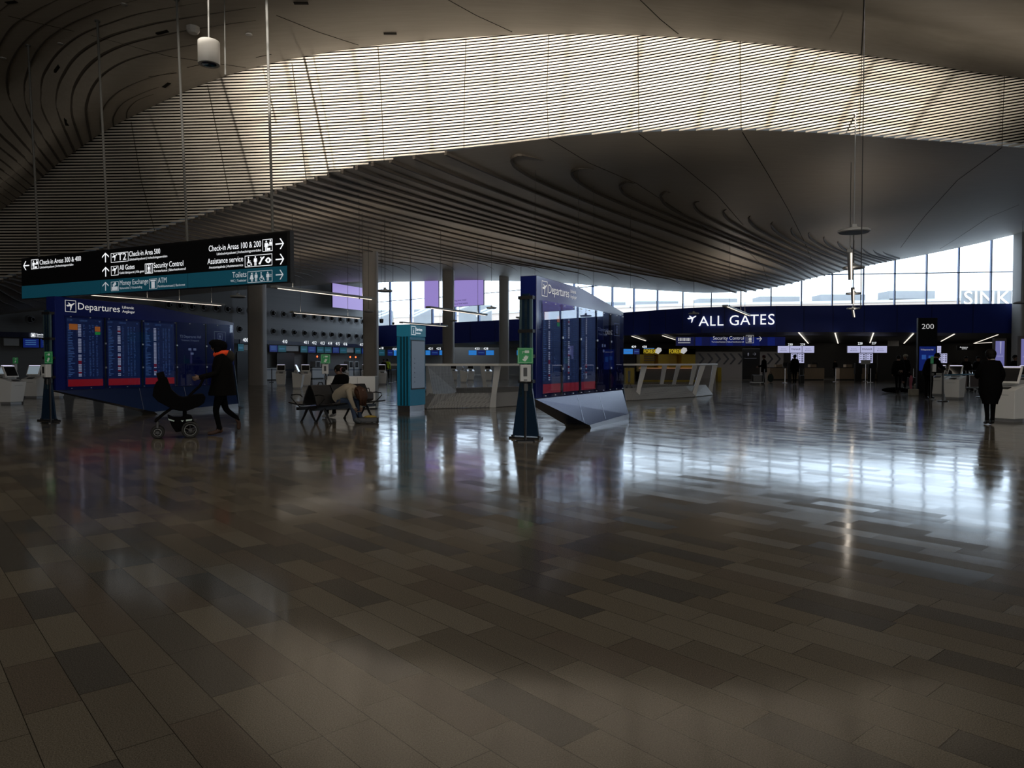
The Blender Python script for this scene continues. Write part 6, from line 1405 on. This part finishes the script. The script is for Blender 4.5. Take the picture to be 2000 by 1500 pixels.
# luggage trolleys right
for i, u in enumerate((1868, 1890, 1912)):
    p = F(u, 764); t = thing('luggage_trolley', 'parked luggage trolley behind the cyan belt, '+['left', 'middle', 'right'][i]+' one', 'trolley', (p.x, p.y, 0), R(90), 'parked luggage trolleys')
    m = MB(); m.box(-.4, .4, -.22, .22, .16, .20); m.build('deck', GREY, t); m = MB(); m.box(.36, .40, -.20, .20, .2, .75); m.build('back_panel', mat('trolley_red_grey', (.20, .17, .17), .5), t)
    for sy in (-.2, .2): m = MB(); m.tube([(.4, sy, .2), (.5, sy, 1.0)], .015, 8); m.build('side_bar', STEEL, t)
    m = MB(); m.tube([(.5, -.22, 1.0), (.5, .22, 1.0)], .02, 8); m.build('handle', BLACK, t)
    for (x, y) in ((-.35, 0), (.35, -.2), (.35, .2)): m = MB(); m.M = Matrix.Translation((x, y, .08)) @ Matrix.Rotation(R(90), 4, 'X'); m.lathe([(0, -.015), (.08, -.015), (.08, .015), (0, .015)], 14); m.build('wheel', RUBBER, t)

# ================================================================== PEOPLE AT RIGHT AND FAR AWAY
stand = dict(knL=(.02, .07, .50), anL=(-.02, .055, .10), toL=(.15, .06, .035), knR=(.02, -.07, .50), anR=(-.02, -.05, .10), toR=(.15, -.05, .035))
rw = dict(stand); rw.update(elL=(.08, .25, 1.15), wrL=(.30, .17, 1.12), elR=(-.02, -.25, 1.15), wrR=(.12, -.22, .95))
w = person('person in dark clothes seen from behind at the large white kiosk, far right', (P(1933, 829, 16.2).x, 16.2, 0), R(78), rw, scale=.94, sub=2, sleeve=1.5, hairs=[((-.01, 0, .03), (.12, .115, .12)), ((-.05, 0, -.03), (.08, .09, .08))],
       coat=[(0, 1.49, .07, .11), (0, 1.42, .13, .21), (0, 1.28, .15, .24), (-.01, 1.05, .15, .22), (-.01, .85, .17, .25), (0, .72, .16, .23), (0, .55, .13, .17), (0, .49, .13, .16)])
m = MB(); m.ell((-.11, 0, 1.44), (.02, .05, .012), 10, 6); m.build('hair_clip', LGREY, w)
p = fp(1754, 768); person('person in a long dark coat, left one beside the long black bag', p, R(60), stand, sub=1, sleeve=1.4, scale=.98, coat=[(0, 1.5, .08, .12), (0, 1.4, .15, .23), (-.03, 1.2, .2, .25), (-.02, .95, .18, .24), (0, .78, .17, .22)])
p = fp(1768, 761); person('person in a pale beanie, near the lying black bag', p, R(200), dict(stand, knL=(.08, .09, .50), anL=(.12, .09, .10), toL=(.28, .09, .035)), sub=1, sleeve=1.3, scale=1.03, hat=CANVAS, coat=[(0, 1.5, .08, .12), (0, 1.4, .14, .22), (0, 1.1, .16, .22), (0, .9, .16, .22)])
ch = dict(pelvis=(0, 0, .90), spine=(.10, 0, 1.04), chest=(.26, 0, 1.16), neck=(.40, 0, 1.20), hb=(.46, 0, 1.18), ht=(.55, 0, 1.12), shL=(.32, .16, 1.18), elL=(.36, .18, .92), wrL=(.36, .16, .70), shR=(.32, -.16, 1.18), elR=(.36, -.18, .92), wrR=(.36, -.16, .70), hpL=(0, .09, .86), hpR=(0, -.09, .86))
p = fp(1779, 770); person('bending person in dark top and pink trousers beside the pale duffel bag', p, R(160), dict(ch, **stand), sub=1, scale=.84, top=CLOTHB, legs=PINKC)
ln = dict(pelvis=(0, 0, .92), spine=(.06, 0, 1.10), chest=(.16, 0, 1.28), neck=(.28, 0, 1.42), hb=(.35, 0, 1.47), ht=(.43, 0, 1.55), shL=(.18, .18, 1.36), elL=(.34, .22, 1.14), wrL=(.58, .16, 1.10), shR=(.18, -.18, 1.36), elR=(.34, -.22, 1.14), wrR=(.56, -.16, 1.08))
p = fp(1813, 779); person('tall person in black leaning over a kiosk in front of the 200 pillar', p, R(20), ln, sub=1, sleeve=1.5, scale=1.07, coat=[(.20, 1.44, .09, .13), (.15, 1.36, .15, .24), (.10, 1.2, .19, .25), (.03, 1.0, .20, .25), (0, .84, .19, .24)])
p = fp(1552, 750); person('person in black walking away with a rolling suitcase toward the white screens', p, R(95), dict(stand), sub=1, sleeve=1.4, scale=1.10, coat=[(0, 1.5, .08, .12), (0, 1.4, .15, .24), (0, 1.1, .17, .25), (0, .8, .18, .26), (0, .72, .18, .26)])
p = F(1565, 751); t = thing('rolling_suitcase', 'black rolling suitcase beside the person walking to the white screens', 'suitcase', (p.x, p.y, 0), 0); m = MB(); m.rbox(-.17, .17, -.12, .12, .05, .60, .04); m.build('shell', BLACK, t, bevel=.02)
for x in (-.12, .12): m = MB(); m.tube([(x, 0, .6), (x, 0, 1.0)], .01, 6); m.build('pull_bar', GREY, t); m = MB(); m.ell((x, 0, .03), (.02, .03, .03), 8, 6); m.build('wheel', RUBBER, t)
m = MB(); m.tube([(-.12, 0, 1.0), (.12, 0, 1.0)], .014, 6); m.build('handle', BLACK, t)
p = fp(1492, 749); person('person in dark cap and coat pushing a loaded cart near the chevron wall', p, R(170), dict(stand, wrL=(.34, .18, 1.05), wrR=(.34, -.18, 1.05), elL=(.10, .22, 1.12), elR=(.10, -.22, 1.12)), sub=1, sleeve=1.4, scale=1.08, hat=mat('dark_red_cap', (.06, .012, .012), .8), coat=[(0, 1.5, .08, .12), (0, 1.4, .15, .24), (0, 1.1, .17, .25), (0, .85, .18, .26), (0, .70, .18, .26)])
p = F(1478, 751); t = thing('luggage_cart', 'dark loaded luggage cart pushed near the short black pillar', 'trolley', (p.x, p.y, 0), R(170)); m = MB(); m.box(-.4, .4, -.25, .25, .12, .17); m.build('deck', GREY, t); m = MB(); m.rbox(-.35, .3, -.22, .22, .17, .62, .05); m.build('suitcase', BLACK, t, bevel=.02); m = MB(); m.tube([(-.4, 0, .15), (-.48, 0, 1.0)], .02, 8); m.build('upright', STEEL, t)
for (x, y) in ((-.35, -.2), (-.35, .2), (.35, 0)): m = MB(); m.M = Matrix.Translation((x, y, .07)) @ Matrix.Rotation(R(90), 4, 'X'); m.lathe([(0, -.015), (.07, -.015), (.07, .015), (0, .015)], 12); m.build('wheel', RUBBER, t)
p = F(1504, 747); m = MB(); m.ell((0, 0, .32), (.22, .15, .30), 14, 10); m.tube([(-.1, 0, .58), (0, 0, .78), (.1, 0, .58)], .015, 6); o = m.build('shoulder_bag', mat('dark_teal_bag', (.008, .022, .022), .8), smooth=2); o.location = (p.x, p.y-.1, 0); tag(o, 'dark bag beside the legs of the person pushing the cart', 'bag')
wlk = dict(knL=(.14, .09, .50), anL=(.16, .10, .10), toL=(.32, .11, .035), knR=(-.02, -.09, .50), anR=(-.24, -.10, .16), toR=(-.10, -.11, .05))
p = fp(1631, 737.5); person('small far person in black with a pinkish bag walking left, between the white screens', p, R(200), wlk, sub=1, scale=.98)
p = fp(757, 741); person('far person in a hi-vis yellow jacket right of the third pillar', p, R(100), None, sub=1, top=HIVIS, scale=1.0, sleeve=1.4)
for i, (u, v, w_) in enumerate(((1886, 760, 'left one standing behind the cyan belt'), (1909, 760, 'right one standing behind the cyan belt'), (1981, 770, 'behind the portrait screens at right'), (750, 742, 'dark figure left of the hi-vis jacket'))):
    p = fp(u, v); person('person in dark clothes, '+w_, p, R(250+20*i), None, sub=1, sleeve=1.4, scale=.98)
# bags on the floor at right
p = F(1733, 767); m = MB(); m.ell((0, 0, .13), (.62, .17, .13), 20, 10); m.ell((.75, 0, .10), (.5, .10, .10), 14, 8); o = m.build('long_bag', CLOTHB, smooth=2); o.location = (p.x+.35, p.y, 0); tag(o, 'long black bag lying on the floor left of the standing pair', 'bag')
p = F(1797, 766); t = thing('duffel_bag', 'pale canvas duffel bag on the floor before the 200 pillar', 'bag', (p.x, p.y, 0), R(10)); m = MB(); m.rbox(-.28, .28, -.16, .16, 0, .40, .08); m.build('body', CANVAS, t, bevel=.05); m = MB(); m.tube([(-.14, 0, .38), (-.08, 0, .5), (.08, 0, .5), (.14, 0, .38)], .015, 6); m.build('handle', BLACK, t, smooth=True)
p = F(1790, 756); t = thing('upright_suitcase', 'dark upright suitcase with two pull bars before the 200 pillar', 'suitcase', (p.x, p.y+.6, 0), 0); m = MB(); m.rbox(-.22, .22, -.14, .14, .04, .55, .04); m.build('shell', BLACK, t, bevel=.02)
for x in (-.14, .14): m = MB(); m.tube([(x, 0, .55), (x, 0, 1.05)], .012, 6); m.build('pull_bar', STEEL, t)
p = F(1775, 772); m = MB(); m.rbox(-.2, .2, -.12, .12, 0, .28, .05); o = m.build('small_rucksack', CANVAS, bevel=.04); o.location = (p.x, p.y-.35, 0); tag(o, 'small pale rucksack on the floor in front of the pink trousers', 'bag')
